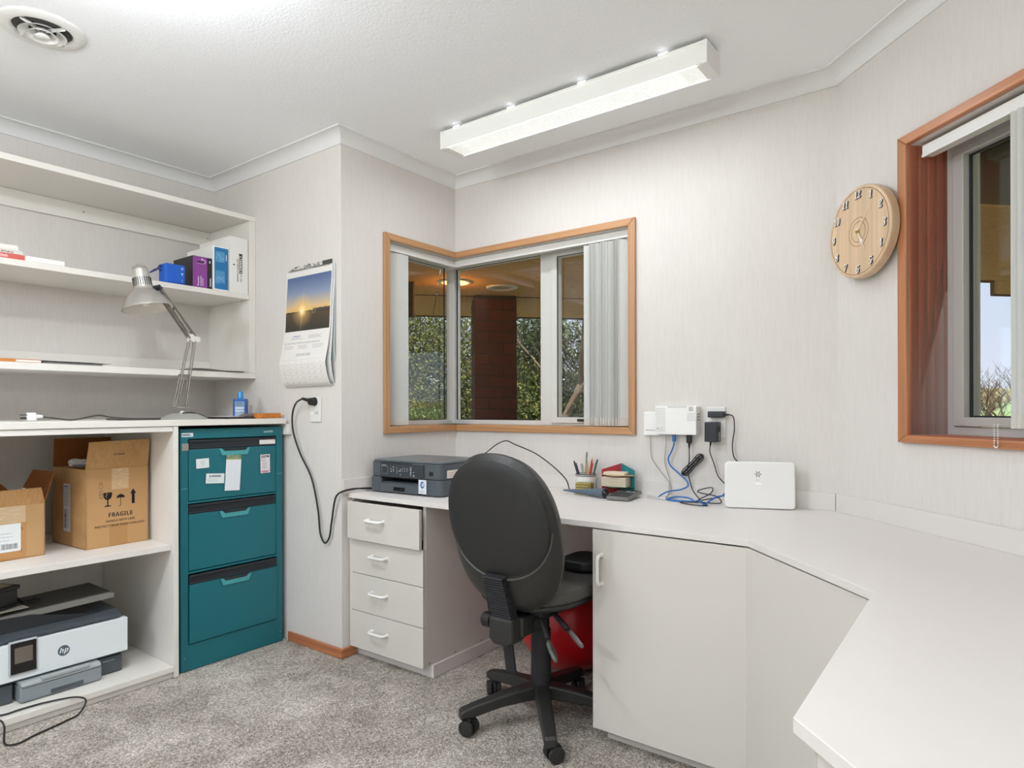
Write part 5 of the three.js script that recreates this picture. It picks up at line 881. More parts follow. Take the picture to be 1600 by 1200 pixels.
{ // pen cup and what stands in it
  const c = [-1.510, DESK, -2.598];
  const t = thing('pen_cup', 'white round cup holding pens at the back of the desk', 'cup', c);
  mesh('cup', lathe([[0, 0.001], [0.040, 0.001], [0.042, 0.003], [0.046, 0.082], [0.043, 0.083], [0.039, 0.005], [0, 0.004]], 40), M.white, t);
  mesh('rim', [new THREE.TorusGeometry(0.0468, 0.0022, 8, 40).rotateX(Math.PI / 2).translate(0, 0.083, 0), new THREE.TorusGeometry(0.0462, 0.0016, 8, 40).rotateX(Math.PI / 2).translate(0, 0.076, 0)], std(0x4a4f57, 0.4), t);
  const pens = [[-0.026, -0.062, 0.0, 0.004, 0x2c3440, 0.137, 'dark blue ballpoint pen leaning furthest left in the cup', 'pen'], [-0.012, -0.048, 0.012, 0.012, 0x3a4450, 0.128, 'dark grey pen second from the left in the cup', 'pen'], [-0.004, -0.030, -0.012, -0.005, 0x6a6f78, 0.120, 'short grey pen leaning left in the cup', 'pen'],
    [0.0, 0.004, 0.006, -0.004, 0x8b948c, 0.175, 'tall grey green pen standing upright in the cup', 'pen'], [0.006, 0.014, 0.012, 0.004, 0xd9b24a, 0.135, 'yellow pencil upright in the cup', 'pencil'], [0.012, 0.032, 0.0, -0.006, 0xb5563c, 0.160, 'thin rust red pencil in the cup', 'pencil'], [0.016, 0.044, 0.012, 0.012, 0xd0392f, 0.130, 'bright red pen leaning right in the cup', 'pen'], [0.020, 0.058, -0.006, -0.008, 0x4c7a62, 0.148, 'green pen leaning furthest right in the cup', 'pen'], [0.002, -0.004, 0.020, 0.026, 0xc9c8c2, 0.125, 'pale pen at the front of the cup', 'pen']];
  for (const [x0, x1, z0, z1, col, len, l, cat] of pens) {
    const p = thing(cat, l, cat, [c[0] + x0 * 0.7, DESK + 0.006, c[2] + z0 * 0.6]);
    const d = new THREE.Vector3((x1 - x0 * 0.5) * 0.9, len, z1 - z0 * 0.4).normalize();
    p.quaternion.setFromUnitVectors(new THREE.Vector3(0, 1, 0), d);
    mesh('barrel', cyl(0.0042, 0.0042, len - 0.02, 0, 0.004, 0, cat === 'pencil' ? 6 : 14), std(col, 0.35), p);
    mesh(cat === 'pencil' ? 'tip' : 'cap', cat === 'pencil' ? cyl(0.0042, 0.0006, 0.018, 0, len - 0.016, 0, 6) : join(cyl(0.0046, 0.0036, 0.022, 0, len - 0.018, 0, 14), bx(-0.001, 0.001, len - 0.045, len - 0.004, 0.004, 0.0065, 0.0006)), cat === 'pencil' ? M.maple ?? std(0xd9b88c, 0.6) : std(new THREE.Color(col).multiplyScalar(0.8).getHex(), 0.3), p);
  }
}
{
  const t = thing('staple_box', 'small yellow and black box on the desk before the pen cup', 'box', [-1.480, DESK, -2.535], 0.18);
  mesh('carton', bx(-0.036, 0.036, 0.0005, 0.05, -0.025, 0.025, 0.001), std(0x8c7a3e, 0.5), t);
  card('printed_front', 0.071, 0.049, 192, (g, w, h) => { g.fillStyle = '#c9b25a'; g.fillRect(0, 0, w, h); g.fillStyle = '#3a331c'; g.fillRect(8, 10, w - 16, 48); g.fillStyle = '#d9c878'; for (let i = 0; i < 9; i++) g.fillRect(16 + i * 18, 18, 9, 32); g.fillStyle = '#3a331c'; g.fillRect(8, 76, w - 16, 4); scribble(g, 16, 98, 150, 2, 14, '#443a1e', 6); }, t, [0, 0.025, 0.0257]);
  card('printed_side', 0.049, 0.049, 96, (g, w, h) => { g.fillStyle = '#9b8746'; g.fillRect(0, 0, w, h); scribble(g, 12, 26, 70, 4, 16, '#4a3e1c', 4); }, t, [0.0367, 0.025, 0], Math.PI / 2);
}
{ // zip pencil case shaped like a rolled cone
  const g = new THREE.CylinderGeometry(0.0215, 0.003, 0.255, 32, 12).rotateZ(-Math.PI / 2), p = g.attributes.position;
  const t = thing('pencil_case', 'blue grey cone shaped pencil case lying on the desk', 'pencil case', [-1.452, DESK + 0.0225, -2.478], -0.24);
  for (let i = 0; i < p.count; i++) p.setY(i, p.getY(i) - 0.010 * (0.5 - p.getX(i) / 0.255)); g.computeVertexNormals();
  mesh('body', g, std(0x5c6b7a, 0.6), t);
  mesh('round_end', [new THREE.TorusGeometry(0.018, 0.004, 8, 28).rotateY(Math.PI / 2).translate(0.127, 0, 0), new THREE.CircleGeometry(0.016, 24).rotateY(Math.PI / 2).translate(0.1282, 0, 0)], std(0x2e353d, 0.5), t);
  mesh('zip', [bar([0.1295, -0.008, -0.01], [0.1295, 0.010, 0.008], 0.003, 0.003), rod([0.128, 0.010, 0.008], [0.133, 0.004, 0.013], 0.0015)], M.steel, t);
}
{ // standing stationery holder: red and teal boards meeting at a white spine, two shelves
  const S0 = [-1.348, -2.640], A = [-1.420, -2.585], B = [-1.262, -2.597];
  const t = thing('desk_organiser', 'red and teal folding desk organiser with two small shelves', 'organiser', [S0[0], DESK, S0[1]]);
  const up = (v) => { const dx = v[0] - S0[0], dz = v[1] - S0[1], L = Math.hypot(dx, dz); return [L, new THREE.Matrix4().makeRotationY(-Math.atan2(dz, dx))]; };
  const [LA, MA] = up(A), [LB, MB_] = up(B);
  mesh('board', F(plateXY([[0.002, 0.001], [LA, 0.001], [LA, 0.110], [0.002, 0.137]], -0.0025, 0, [], 0.0006), MA), std(0xa32632, 0.5), t).userData.label = 'red board';
  mesh('board', F(plateXY([[0.002, 0.001], [LB, 0.001], [LB, 0.112], [0.002, 0.137]], 0, 0.0025, [], 0.0006), MB_), std(0x1e7d86, 0.5), t).userData.label = 'teal board';
  mesh('spine', cyl(0.0035, 0.0035, 0.139, 0, 0.0005, -0.002, 10), M.white, t);
  const tri = (k) => [[0.002, 0.003], [(A[0] - S0[0]) * k, (A[1] - S0[1]) * k + 0.002], [(A[0] + B[0]) / 2 - S0[0], (A[1] + B[1]) / 2 - S0[1] + 0.06 * k], [(B[0] - S0[0]) * k, (B[1] - S0[1]) * k + 0.002]];
  mesh('shelf_board', prismXZ(tri(1.02), 0.036, 0.039, 0.0006), std(0x23563f, 0.5), t).userData.label = 'dark green shelf';
  mesh('shelf_board', prismXZ(tri(1.02), 0.087, 0.090, 0.0006), std(0xc9a878, 0.5), t).userData.label = 'tan shelf';
  const q = [(A[0] + B[0]) / 2, (A[1] + B[1]) / 2 - 0.004];
  tag(mesh('note_block', F(join(...Array.from({ length: 4 }, (_, i) => bx(-0.058, 0.058, i * 0.0105, i * 0.0105 + 0.0100, -0.032, 0.036, 0.0008))), frameM(q[0] - 0.004, DESK + 0.0395, q[1] + 0.008, 0.05)), std(0xd9cdb4, 0.8)), 'thick cream note block on the lower shelf of the organiser', 'note block');
  tag(mesh('note_block', F(join(bx(-0.05, 0.05, 0, 0.006, -0.03, 0.034, 0.0008), bx(-0.05, 0.05, 0.0062, 0.012, -0.03, 0.034, 0.0008)), frameM(q[0] - 0.006, DESK + 0.0905, q[1] + 0.006, 0.1)), std(0xe6d9bd, 0.8)), 'thin cream note pad on the upper shelf of the organiser', 'note block');
}
{
  const t = thing('calculator', 'grey desk calculator with black keys lying on the desk', 'calculator', [-1.262, DESK + 0.001, -2.495], 0.12);
  const tilt = new THREE.Matrix4().makeRotationX(0.06);
  mesh('body', F(join(plateXY(roundRect(-0.05, 0.05, -0.085, 0.085, 0.008), 0.002, 0.016, [], 0.002).rotateX(-Math.PI / 2)), tilt).translate(0, 0.005, 0), std(0x7b7a76, 0.45), t);
  mesh('face_plate', F(bx(-0.046, 0.046, 0.016, 0.0172, -0.08, 0.08, 0.0005), tilt).translate(0, 0.005, 0), std(0x55544f, 0.5), t);
  mesh('display', F(bx(-0.04, 0.04, 0.0168, 0.0185, -0.072, -0.045, 0.0006), tilt).translate(0, 0.005, 0), std(0x3a3e38, 0.2), t);
  for (let j = 0; j < 5; j++) for (let i = 0; i < 4; i++) mesh('key', F(bx(-0.04 + i * 0.0212, -0.0235 + i * 0.0212, 0.0170, 0.0205, -0.032 + j * 0.0215, -0.0175 + j * 0.0215, 0.0015), tilt).translate(0, 0.005, 0), j === 0 && i > 1 ? M.greyTray : M.strip, t);
}
tag(mesh('usb_cable', [tube([[-1.19, DESK + 0.004, -2.56], [-1.13, DESK + 0.004, -2.555], [-1.09, DESK + 0.004, -2.575], [-1.075, DESK + 0.004, -2.61], [-1.10, DESK + 0.004, -2.625], [-1.15, DESK + 0.004, -2.605], [-1.21, DESK + 0.004, -2.600]], 0.0025, 60), bx(-1.128, -1.098, DESK + 0.001, DESK + 0.012, -2.563, -2.549, 0.003, 2)], std(0xcfcdc8, 0.5)), 'pale grey lead with a white connector lying right of the calculator', 'cable');
{ // boxes on the wall
  const t = thing('fibre_terminal', 'flat white plastic wall box at the lower right corner of the window', 'wall box', [-1.206, 1.065, Z2]);
  mesh('body', bx(-0.035, 0.035, -0.052, 0.052, 0.0005, 0.022, 0.005, 3), M.white, t);
  card('mark', 0.05, 0.006, 96, (g, w, h) => { g.fillStyle = '#e9e8e4'; g.fillRect(0, 0, w, h); g.fillStyle = '#b9b8b4'; g.fillRect(2, 2, w - 4, h - 4); }, t, [0, -0.028, 0.0225]);
  mesh('embossed_dome', plateXY([...Array.from({ length: 15 }, (_, i) => [0.02 * Math.cos(i / 14 * Math.PI), -0.012 + 0.022 * Math.sin(i / 14 * Math.PI)])], 0.0215, 0.0228, [], 0.0004), M.white, t);
}
{
  const t = thing('network_unit', 'white wall mounted network box with slotted vents', 'network box', [-1.082, 1.081, Z2]);
  mesh('body', bx(-0.092, 0.092, -0.061, 0.061, 0.0005, 0.048, 0.004, 3), M.white, t);
  const slot = (x0, x1, n, y0, y1, m) => { const g = []; for (let i = 0; i < n; i++) for (let j = 0; j < m; j++) { const x = x0 + (x1 - x0) * i / (n - 1), y = y0 + (y1 - y0) * j / (m - 1); g.push(bx(x - 0.0012, x + 0.0012, y - 0.0018, y + 0.0018, 0.0474, 0.0483, 0.0002)); } return g; };
  mesh('vent_grid', [...slot(-0.085, -0.046, 9, -0.016, 0.050, 11), ...slot(0.055, 0.085, 7, 0.0, 0.030, 6)], std(0xb4b2ac, 0.6), t);
  mesh('top_slot', Array.from({ length: 12 }, (_, i) => bx(-0.032 + i * 0.0072, -0.029 + i * 0.0072, 0.054, 0.0606, 0.046, 0.0484, 0.0003)), std(0x8c8a86, 0.6), t);
  card('barcode_label', 0.042, 0.026, 128, (g, w, h) => { g.fillStyle = '#e6e5e1'; g.fillRect(0, 0, w, h); g.strokeStyle = '#b4b2ae'; g.lineWidth = 3; g.strokeRect(2, 2, w - 4, h - 4); g.fillStyle = '#aaa'; g.beginPath(); g.arc(26, 40, 12, 0, 7); g.fill(); scribble(g, 46, 28, 70, 4, 11, '#aaa', 3); }, t, [-0.066, -0.036, 0.0486]);
  card('code_sticker', 0.022, 0.02, 96, (g, w, h) => { g.fillStyle = '#d9d8d4'; g.fillRect(0, 0, w, h); scribble(g, 6, 12, 84, 7, 11, '#777', 4); }, t, [0.070, 0.049, 0.0486]);
  mesh('side_port', [0, 1, 2].map(i => bx(0.0912, 0.0925, 0.0 + i * 0.012, 0.006 + i * 0.012, 0.012, 0.034, 0.0003)), std(0x9a9894, 0.6), t);
}
{
  const t = thing('wall_socket', 'white double power socket holding two black chargers right of the network box', 'socket', [-0.922, 1.072, Z2]);
  mesh('plate', bx(-0.040, 0.040, -0.062, 0.066, 0.0005, 0.010, 0.003, 2), M.whitePlastic, t);
  mesh('switch', [bx(-0.036, -0.024, 0.03, 0.042, 0.009, 0.013, 0.002), bx(-0.036, -0.024, -0.03, -0.018, 0.009, 0.013, 0.002)], M.white, t);
  const a = thing('charger', 'small black charger plugged into the upper outlet', 'charger', [-0.912, 1.107, Z2 + 0.0105]);
  mesh('body', bx(-0.034, 0.034, -0.013, 0.013, 0, 0.03, 0.004, 2), M.strip, a); mesh('connector', rod([0.032, -0.001, 0.018], [0.052, -0.001, 0.018], 0.0055, 12, 0.003), M.black, a);
  const b = thing('charger', 'larger black power adapter plugged into the lower outlet', 'charger', [-0.925, 1.034, Z2 + 0.0105]);
  mesh('body', bx(-0.026, 0.026, -0.040, 0.042, 0, 0.052, 0.004, 2), M.strip, b); mesh('cord_grip', rod([-0.008, -0.038, 0.026], [-0.010, -0.058, 0.026], 0.005, 12, 0.003), M.black, b);
  mesh('turn_button', rod([0.0255, 0.012, 0.026], [0.029, 0.012, 0.026], 0.012, 16), M.black, b);
  card('rating_label', 0.03, 0.045, 64, (g, w, h) => { g.fillStyle = '#3a4046'; g.fillRect(0, 0, w, h); g.fillStyle = '#c9ccce'; g.fillRect(36, 6, 16, h - 12); }, b, [0.0266, -0.016, 0.026], Math.PI / 2);
}
const wz = Z2 + 0.018, wz2 = Z2 + 0.024, dy = DESK + 0.004;
{
  const t = thing('network_cable', 'blue network cable hanging from the network box and coiled on the desk', 'cable', [0, 0, 0]);
  mesh('cord', tube([[-1.097, 0.992, wz2], [-1.098, 0.975, wz2], [-1.110, 0.945, wz2], [-1.124, 0.915, wz2], [-1.112, 0.885, wz2 + 0.002], [-1.075, 0.855, wz2 + 0.004], [-1.035, 0.822, wz2 + 0.01], [-1.030, 0.805, wz2 + 0.015], [-1.060, 0.788, wz2 + 0.02], [-1.115, 0.776, -2.62], [-1.145, 0.758, -2.60], [-1.135, dy + 0.001, -2.575], [-1.095, dy, -2.555], [-1.04, dy, -2.545], [-0.985, dy, -2.565], [-1.02, dy + 0.008, -2.595], [-1.075, dy + 0.008, -2.585], [-1.09, dy, -2.55], [-1.05, dy, -2.535], [-0.99, dy, -2.545], [-0.955, dy + 0.004, -2.565], [-0.93, dy, -2.52], [-0.915, dy, -2.505], [-0.905, dy + 0.012, -2.54], [-0.885, dy + 0.026, -2.575], [-0.855, dy + 0.028, -2.59], [-0.82, dy + 0.006, -2.565]], 0.0033, 260), M.blueCable, t);
  mesh('connector', bx(-1.104, -1.090, 0.990, 1.0195, wz2 - 0.006, wz2 + 0.006, 0.002), M.blueCable, t);
}
{
  const t = thing('power_lead', 'black lead with a tied bundle hanging below the network box', 'cable', [0, 0, 0]);
  mesh('cord', tube([[-1.030, 1.0, wz2], [-1.030, 0.955, wz2], [-1.031, 0.905, wz2], [-1.038, 0.875, wz2], [-1.034, 0.85, wz2], [-1.012, 0.79, wz2 + 0.01], [-0.995, 0.772, wz2 + 0.02], [-0.955, dy + 0.003, -2.575], [-0.905, dy, -2.50], [-0.898, dy, -2.475], [-0.93, dy, -2.465], [-1.0, dy, -2.49], [-1.02, dy, -2.515], [-0.985, dy, -2.53], [-0.93, dy + 0.003, -2.53], [-0.87, dy + 0.003, -2.565], [-0.90, dy + 0.022, -2.60], [-0.96, dy + 0.028, -2.615], [-0.99, 0.785, -2.625], [-0.955, 0.80, -2.625], [-0.925, 0.803, -2.625], [-0.928, 0.785, -2.62], [-0.965, dy + 0.008, -2.58], [-0.96, dy, -2.54]], 0.0022, 260), M.cable, t);
  mesh('connector', [bx(-1.041, -1.019, 0.985, 1.0195, wz2 - 0.008, wz2 + 0.008, 0.003), rod([-1.030, 0.985, wz2], [-1.030, 0.962, wz2], 0.0055, 12, 0.003)], M.black, t);
  const ax = new THREE.Vector3(0.062, 0.062, 0).normalize(), c0 = [-1.018, 0.898], g = [];
  for (const [o, z] of [[-0.006, 0], [0, 0.004], [0.005, 0.001], [0.0, -0.004]]) g.push(tube([[c0[0] - 0.036 - o, c0[1] - 0.036 + o, wz2 + z], [c0[0] - o, c0[1] + o, wz2 + z + 0.001], [c0[0] + 0.034 - o, c0[1] + 0.036 + o, wz2 + z], [c0[0] + 0.046, c0[1] + 0.040, wz2 + z], [c0[0] + 0.044 + o, c0[1] + 0.030 - o, wz2 + z], [c0[0] + 0.010 + o, c0[1] - 0.006 - o, wz2 + z + 0.002], [c0[0] - 0.030 + o, c0[1] - 0.046 - o, wz2 + z], [c0[0] - 0.044, c0[1] - 0.046, wz2 + z]], 0.0024, 70, 7, true));
  mesh('tied_bundle', g, M.cable, t); mesh('tie', bar([c0[0] + 0.022, c0[1] + 0.030, wz2], [c0[0] + 0.028, c0[1] + 0.012, wz2], 0.016, 0.015, 0.004), M.strip, t);
}
tag(mesh('adapter_lead', tube([[-0.935, 0.976, Z2 + 0.0365], [-0.938, 0.955, Z2 + 0.034], [-0.925, 0.90, wz], [-0.908, 0.85, wz], [-0.880, 0.822, wz + 0.004], [-0.868, 0.805, wz + 0.01], [-0.885, 0.775, -2.62], [-0.93, dy + 0.010, -2.60], [-0.985, dy, -2.565], [-1.0, dy, -2.55]], 0.0022, 120), M.cable), 'thin black lead dropping from the larger adapter to the desk', 'cable');
tag(mesh('charger_lead', tube([[-0.860, 1.106, Z2 + 0.0285], [-0.845, 1.10, Z2 + 0.028], [-0.842, 1.05, wz], [-0.850, 0.98, wz], [-0.842, 0.93, wz], [-0.815, 0.905, wz + 0.004], [-0.79, 0.86, wz + 0.01], [-0.77, 0.78, wz + 0.02], [-0.76, dy, -2.61]], 0.0022, 120), M.cable), 'thin black lead running from the upper charger down behind the white router', 'cable');
tag(mesh('fibre_lead', tube([[-1.212, 1.013, Z2 + 0.012], [-1.212, 0.96, Z2 + 0.010], [-1.208, 0.915, Z2 + 0.008], [-1.165, 0.855, Z2 + 0.008], [-1.125, 0.815, wz], [-1.118, 0.78, wz + 0.01], [-1.115, dy, -2.61], [-1.09, dy, -2.59]], 0.0014, 100), M.greyCable), 'very thin grey lead curving down from the flat wall box', 'cable');
tag(mesh('fibre_lead', tube([[-1.135, 1.02, Z2 + 0.024], [-1.135, 0.985, Z2 + 0.020], [-1.146, 0.90, Z2 + 0.010], [-1.135, 0.86, Z2 + 0.010], [-1.118, 0.815, wz], [-1.112, 0.77, wz + 0.008], [-1.125, dy, -2.60]], 0.0014, 100), M.greyCable), 'very thin grey lead dropping straight below the network box', 'cable');
{ // white router standing on the desk like a plate
  const t = thing('router', 'white rounded upright router with a dark leaf mark standing on the desk', 'router', [-0.716, DESK, -2.545], 0.37);
  mesh('body', F(plateXY(roundRect(-0.126, 0.126, 0.001, 0.178, 0.016, 6), -0.016, 0.016, [], 0.005), new THREE.Matrix4().makeRotationX(-0.04)).translate(0, 0.001, 0), M.white, t);
  card('logo', 0.034, 0.042, 192, (g, w, h) => { g.fillStyle = '#f2f1ed'; g.fillRect(0, 0, w, h); g.translate(w / 2, 92); g.fillStyle = '#6b6a66'; for (let i = 0; i < 6; i++) { g.save(); g.rotate(i * Math.PI / 3 + 0.4); g.beginPath(); g.moveTo(0, -8); g.quadraticCurveTo(26, -34, 10, -78); g.quadraticCurveTo(-16, -50, 0, -8); g.fill(); g.restore(); } scribble(g, -34, 124, 70, 1, 9, '#a5a39e', 10); }, t, [-0.006, 0.128, 0.0118 + 0.0], 0, 0, -0.04);
  mesh('status_light', F(bx(-0.015, 0.004, 0.0955, 0.0970, 0.0158, 0.0165, 0.0003), new THREE.Matrix4().makeRotationX(-0.04)), std(0xffffff, 0.4, { emissive: 0xffffff, emissiveIntensity: 0.8 }), t);
}
{ // wall calendar: one photo sheet and one month sheet, the lower edge curling out and to the side
  const t = thing('wall_calendar', 'hanging wall calendar with a sunset photo over January 2024', 'calendar', [-2.60, 1.20, Z1]);
  const CW = 0.355, yb = 0.04, yt = 0.60;
  const draw = (g, w, h) => {
    g.fillStyle = '#e9e5e0'; g.fillRect(0, 0, w, h);
    const px = w * 0.02, py = h * 0.055, pw = w * 0.955, ph = h * 0.47, hz = py + ph * 0.66;
    let s = g.createLinearGradient(0, py, 0, hz); s.addColorStop(0, '#55688f'); s.addColorStop(0.5, '#8b98b0'); s.addColorStop(0.85, '#d8b888'); s.addColorStop(1, '#e8b868'); g.fillStyle = s; g.fillRect(px, py, pw, hz - py);
    s = g.createLinearGradient(0, hz, 0, py + ph); s.addColorStop(0, '#5a4a34'); s.addColorStop(1, '#33312c'); g.fillStyle = s; g.fillRect(px, hz, pw, py + ph - hz);
    for (let i = 0; i < 2200; i++) { g.fillStyle = `rgba(${rr(20, 130) | 0},${rr(20, 105) | 0},${rr(15, 70) | 0},0.35)`; g.fillRect(rr(px, px + pw - 12), rr(hz + 6, py + ph - 3), rr(3, 12), rr(1, 3)); }
    g.fillStyle = '#3b352c'; g.beginPath(); g.moveTo(px, hz + 6); for (let x = 0; x <= 20; x++) g.lineTo(px + pw * x / 20, hz - 6 - 9 * Math.abs(Math.sin(x * 1.3)) - (x > 12 ? 12 : 0)); g.lineTo(px + pw, hz + 14); g.fill();
    g.fillStyle = '#4a4438'; g.fillRect(px + pw * 0.66, hz - 22, pw * 0.33, 24); g.strokeStyle = '#cfd0cc'; g.lineWidth = 3; g.beginPath(); g.ellipse(px + pw * 0.65, hz + 2, 26, 16, -0.4, 0, 7); g.stroke();
    const cx = px + pw * 0.38, cy = hz - 16; s = g.createRadialGradient(cx, cy, 4, cx, cy, 190); s.addColorStop(0, '#fffdf2'); s.addColorStop(0.12, '#ffe9a8'); s.addColorStop(0.4, 'rgba(250,200,110,0.5)'); s.addColorStop(1, 'rgba(250,200,110,0)'); g.fillStyle = s; g.fillRect(px, py, pw, ph);
    for (const [a, L, k] of [[-1.5, 300, 10], [1.66, 260, 12], [1.60, 240, 5]]) { g.save(); g.translate(cx, cy); g.rotate(a); g.fillStyle = 'rgba(255,215,130,0.5)'; g.beginPath(); g.moveTo(0, -k / 2); g.lineTo(L, 0); g.lineTo(0, k / 2); g.fill(); g.restore(); }
    scribble(g, w * 0.22, h * 0.57, w * 0.2, 1, 9, '#6a75b0', 9); scribble(g, w * 0.18, h * 0.585, w * 0.25, 2, 9, '#7a80a8', 3); scribble(g, w * 0.56, h * 0.57, w * 0.3, 4, 9, '#8a8a90', 2.4); scribble(g, w * 0.04, h * 0.625, w * 0.9, 2, 10, '#77777c', 3); for (let i = 0; i < 3; i++) scribble(g, w * (0.05 + i * 0.31), h * 0.65, w * 0.26, 5, 9, '#9a9aa0', 2.4);
    g.fillStyle = '#55545a'; g.textAlign = 'center'; g.font = '34px serif'; g.fillText('JANUARY 2024', w / 2, h * 0.742);
    g.strokeStyle = '#b5b2b0'; g.lineWidth = 1.5; for (let r = 0; r <= 5; r++) { g.beginPath(); g.moveTo(w * 0.04, h * (0.775 + r * 0.042)); g.lineTo(w * 0.96, h * (0.775 + r * 0.042)); g.stroke(); }
    g.font = '19px serif'; g.fillStyle = '#77757a'; for (let d = 1; d <= 31; d++) { const k = d, c = k % 7, r = (k / 7) | 0; g.fillText(String(d), w * (0.1 + c * 0.133), h * (0.803 + r * 0.042)); }
  };
  const tex = canvasTex(768, Math.round(768 * (yt - yb) / CW), draw);
  const sheet = (lift, uvOn, ybt, wide) => {
    const bulge = (v) => v > 0.2 ? Math.pow(Math.max(0, (0.55 - v) / 0.35), 1.7) : Math.sqrt(Math.max(0, 1 - Math.pow((0.2 - v) / 0.2, 2))) * 0.9 + 0.1 * v / 0.2;
    const nx = 10, ny = 60, pos = [], uv = [], idx = [];
    for (let j = 0; j <= ny; j++) for (let i = 0; i <= nx; i++) {
      const u = i / nx, v = j / ny, k = Math.pow(Math.max(0, (0.32 - v) / 0.32), 1.8), tip = lift * k;
      pos.push(-CW / 2 + CW * u + wide * k * (u - 0.1), ybt + (yt - ybt) * v, 0.006 + 0.012 * Math.sin(Math.PI * Math.min(1, v * 1.1)) * (lift > 0.01 ? 1 : 0.2) + lift * bulge(v)); uv.push(u, v);
    }
    for (let j = 0; j < ny; j++) for (let i = 0; i < nx; i++) { const a = j * (nx + 1) + i, b = a + 1, c = a + nx + 1, d = c + 1; idx.push(a, b, d, a, d, c); }
    const g = new THREE.BufferGeometry(); g.setAttribute('position', new THREE.Float32BufferAttribute(pos, 3)); g.setAttribute('uv', new THREE.Float32BufferAttribute(uv, 2)); g.setIndex(idx); g.computeVertexNormals(); return g;
  };
  mesh('month_sheet', sheet(0.036, 1, yb, 0.0), std(0xffffff, 0.65, { map: tex, side: THREE.DoubleSide }), t);
  mesh('back_sheets', sheet(0.004, 0, yb + 0.115, 0).translate(0.016, 0.004, -0.003), std(0xcfd6d4, 0.7, { side: THREE.DoubleSide }), t);
  mesh('back_sheets', sheet(0.018, 0, yb + 0.012, 0.0).translate(0.012, 0.002, -0.004), std(0xdcdedb, 0.7, { side: THREE.DoubleSide }), t);
  const wire = []; for (let i = 0; i < 40; i++) wire.push(new THREE.TorusGeometry(0.0042, 0.0008, 5, 10).rotateY(Math.PI / 2).translate(-CW / 2 + 0.02 + i * (CW - 0.04) / 39, yt + 0.001, 0.007));
  mesh('wire_binding', wire, M.steel, t);
  mesh('hanger', [tube([[-CW / 2 + 0.03, yt + 0.004, 0.006], [-0.02, yt + 0.006, 0.006], [0, yt + 0.022, 0.006], [0.02, yt + 0.006, 0.006], [CW / 2 - 0.02, yt + 0.004, 0.006]], 0.0012, 60, 6), rod([0, yt + 0.020, 0], [0, yt + 0.020, 0.01], 0.0015)], M.black, t);
  card('header_strip', CW - 0.03, 0.02, 512, (g, w, h) => { g.fillStyle = '#d9d6d0'; g.fillRect(0, 0, w, h); g.fillStyle = '#4a4a4a'; g.fillRect(w * 0.78, 0, w * 0.22, h); for (let i = 0; i < 40; i++) { g.fillStyle = ['#8a8478', '#5a554c', '#b8b0a0'][i % 3]; g.fillRect(rr(0, w * 0.76), rr(2, h - 8), rr(5, 30), rr(3, 9)); } }, t, [0.008, yt + 0.014, 0.004]);
}
{ // wooden wall clock on the angled wall
  const t = thing('wall_clock', 'round pale wooden wall clock with raised white numerals', 'clock', [X2, 0, Z2], -Math.PI / 4);
  const u = 0.190, y = 1.737, R = 0.157, m = (g, z = 0) => g.rotateX(Math.PI / 2).translate(u, y, z);
  mesh('body', metric(m(lathe([[0, 0.019], [R - 0.006, 0.019], [R, 0.024], [R, 0.050], [R - 0.003, 0.0545], [R - 0.010, 0.055], [R - 0.0118, 0.0535], [R - 0.0136, 0.055], [0.050, 0.055], [0.0485, 0.0535], [0.047, 0.055], [0.036, 0.055], [0.0345, 0.0535], [0.033, 0.055], [0, 0.055]], 96)), 1, 1), phys(0xffffff, 0.42, { map: T.maple, clearcoat: 0.2 }), t);
  mesh('ring_groove', [[R - 0.0118, 0.0012], [0.0485, 0.0012], [0.0345, 0.0012]].map(([r, k]) => new THREE.TorusGeometry(r, k, 6, 96).translate(u, y, 0.0540)), std(0x8a6238, 0.6), t);
  mesh('hanging_block', bx(u - 0.04, u + 0.04, y + 0.02, y + 0.08, 0.0005, 0.0188, 0.001), M.timber, t);
}
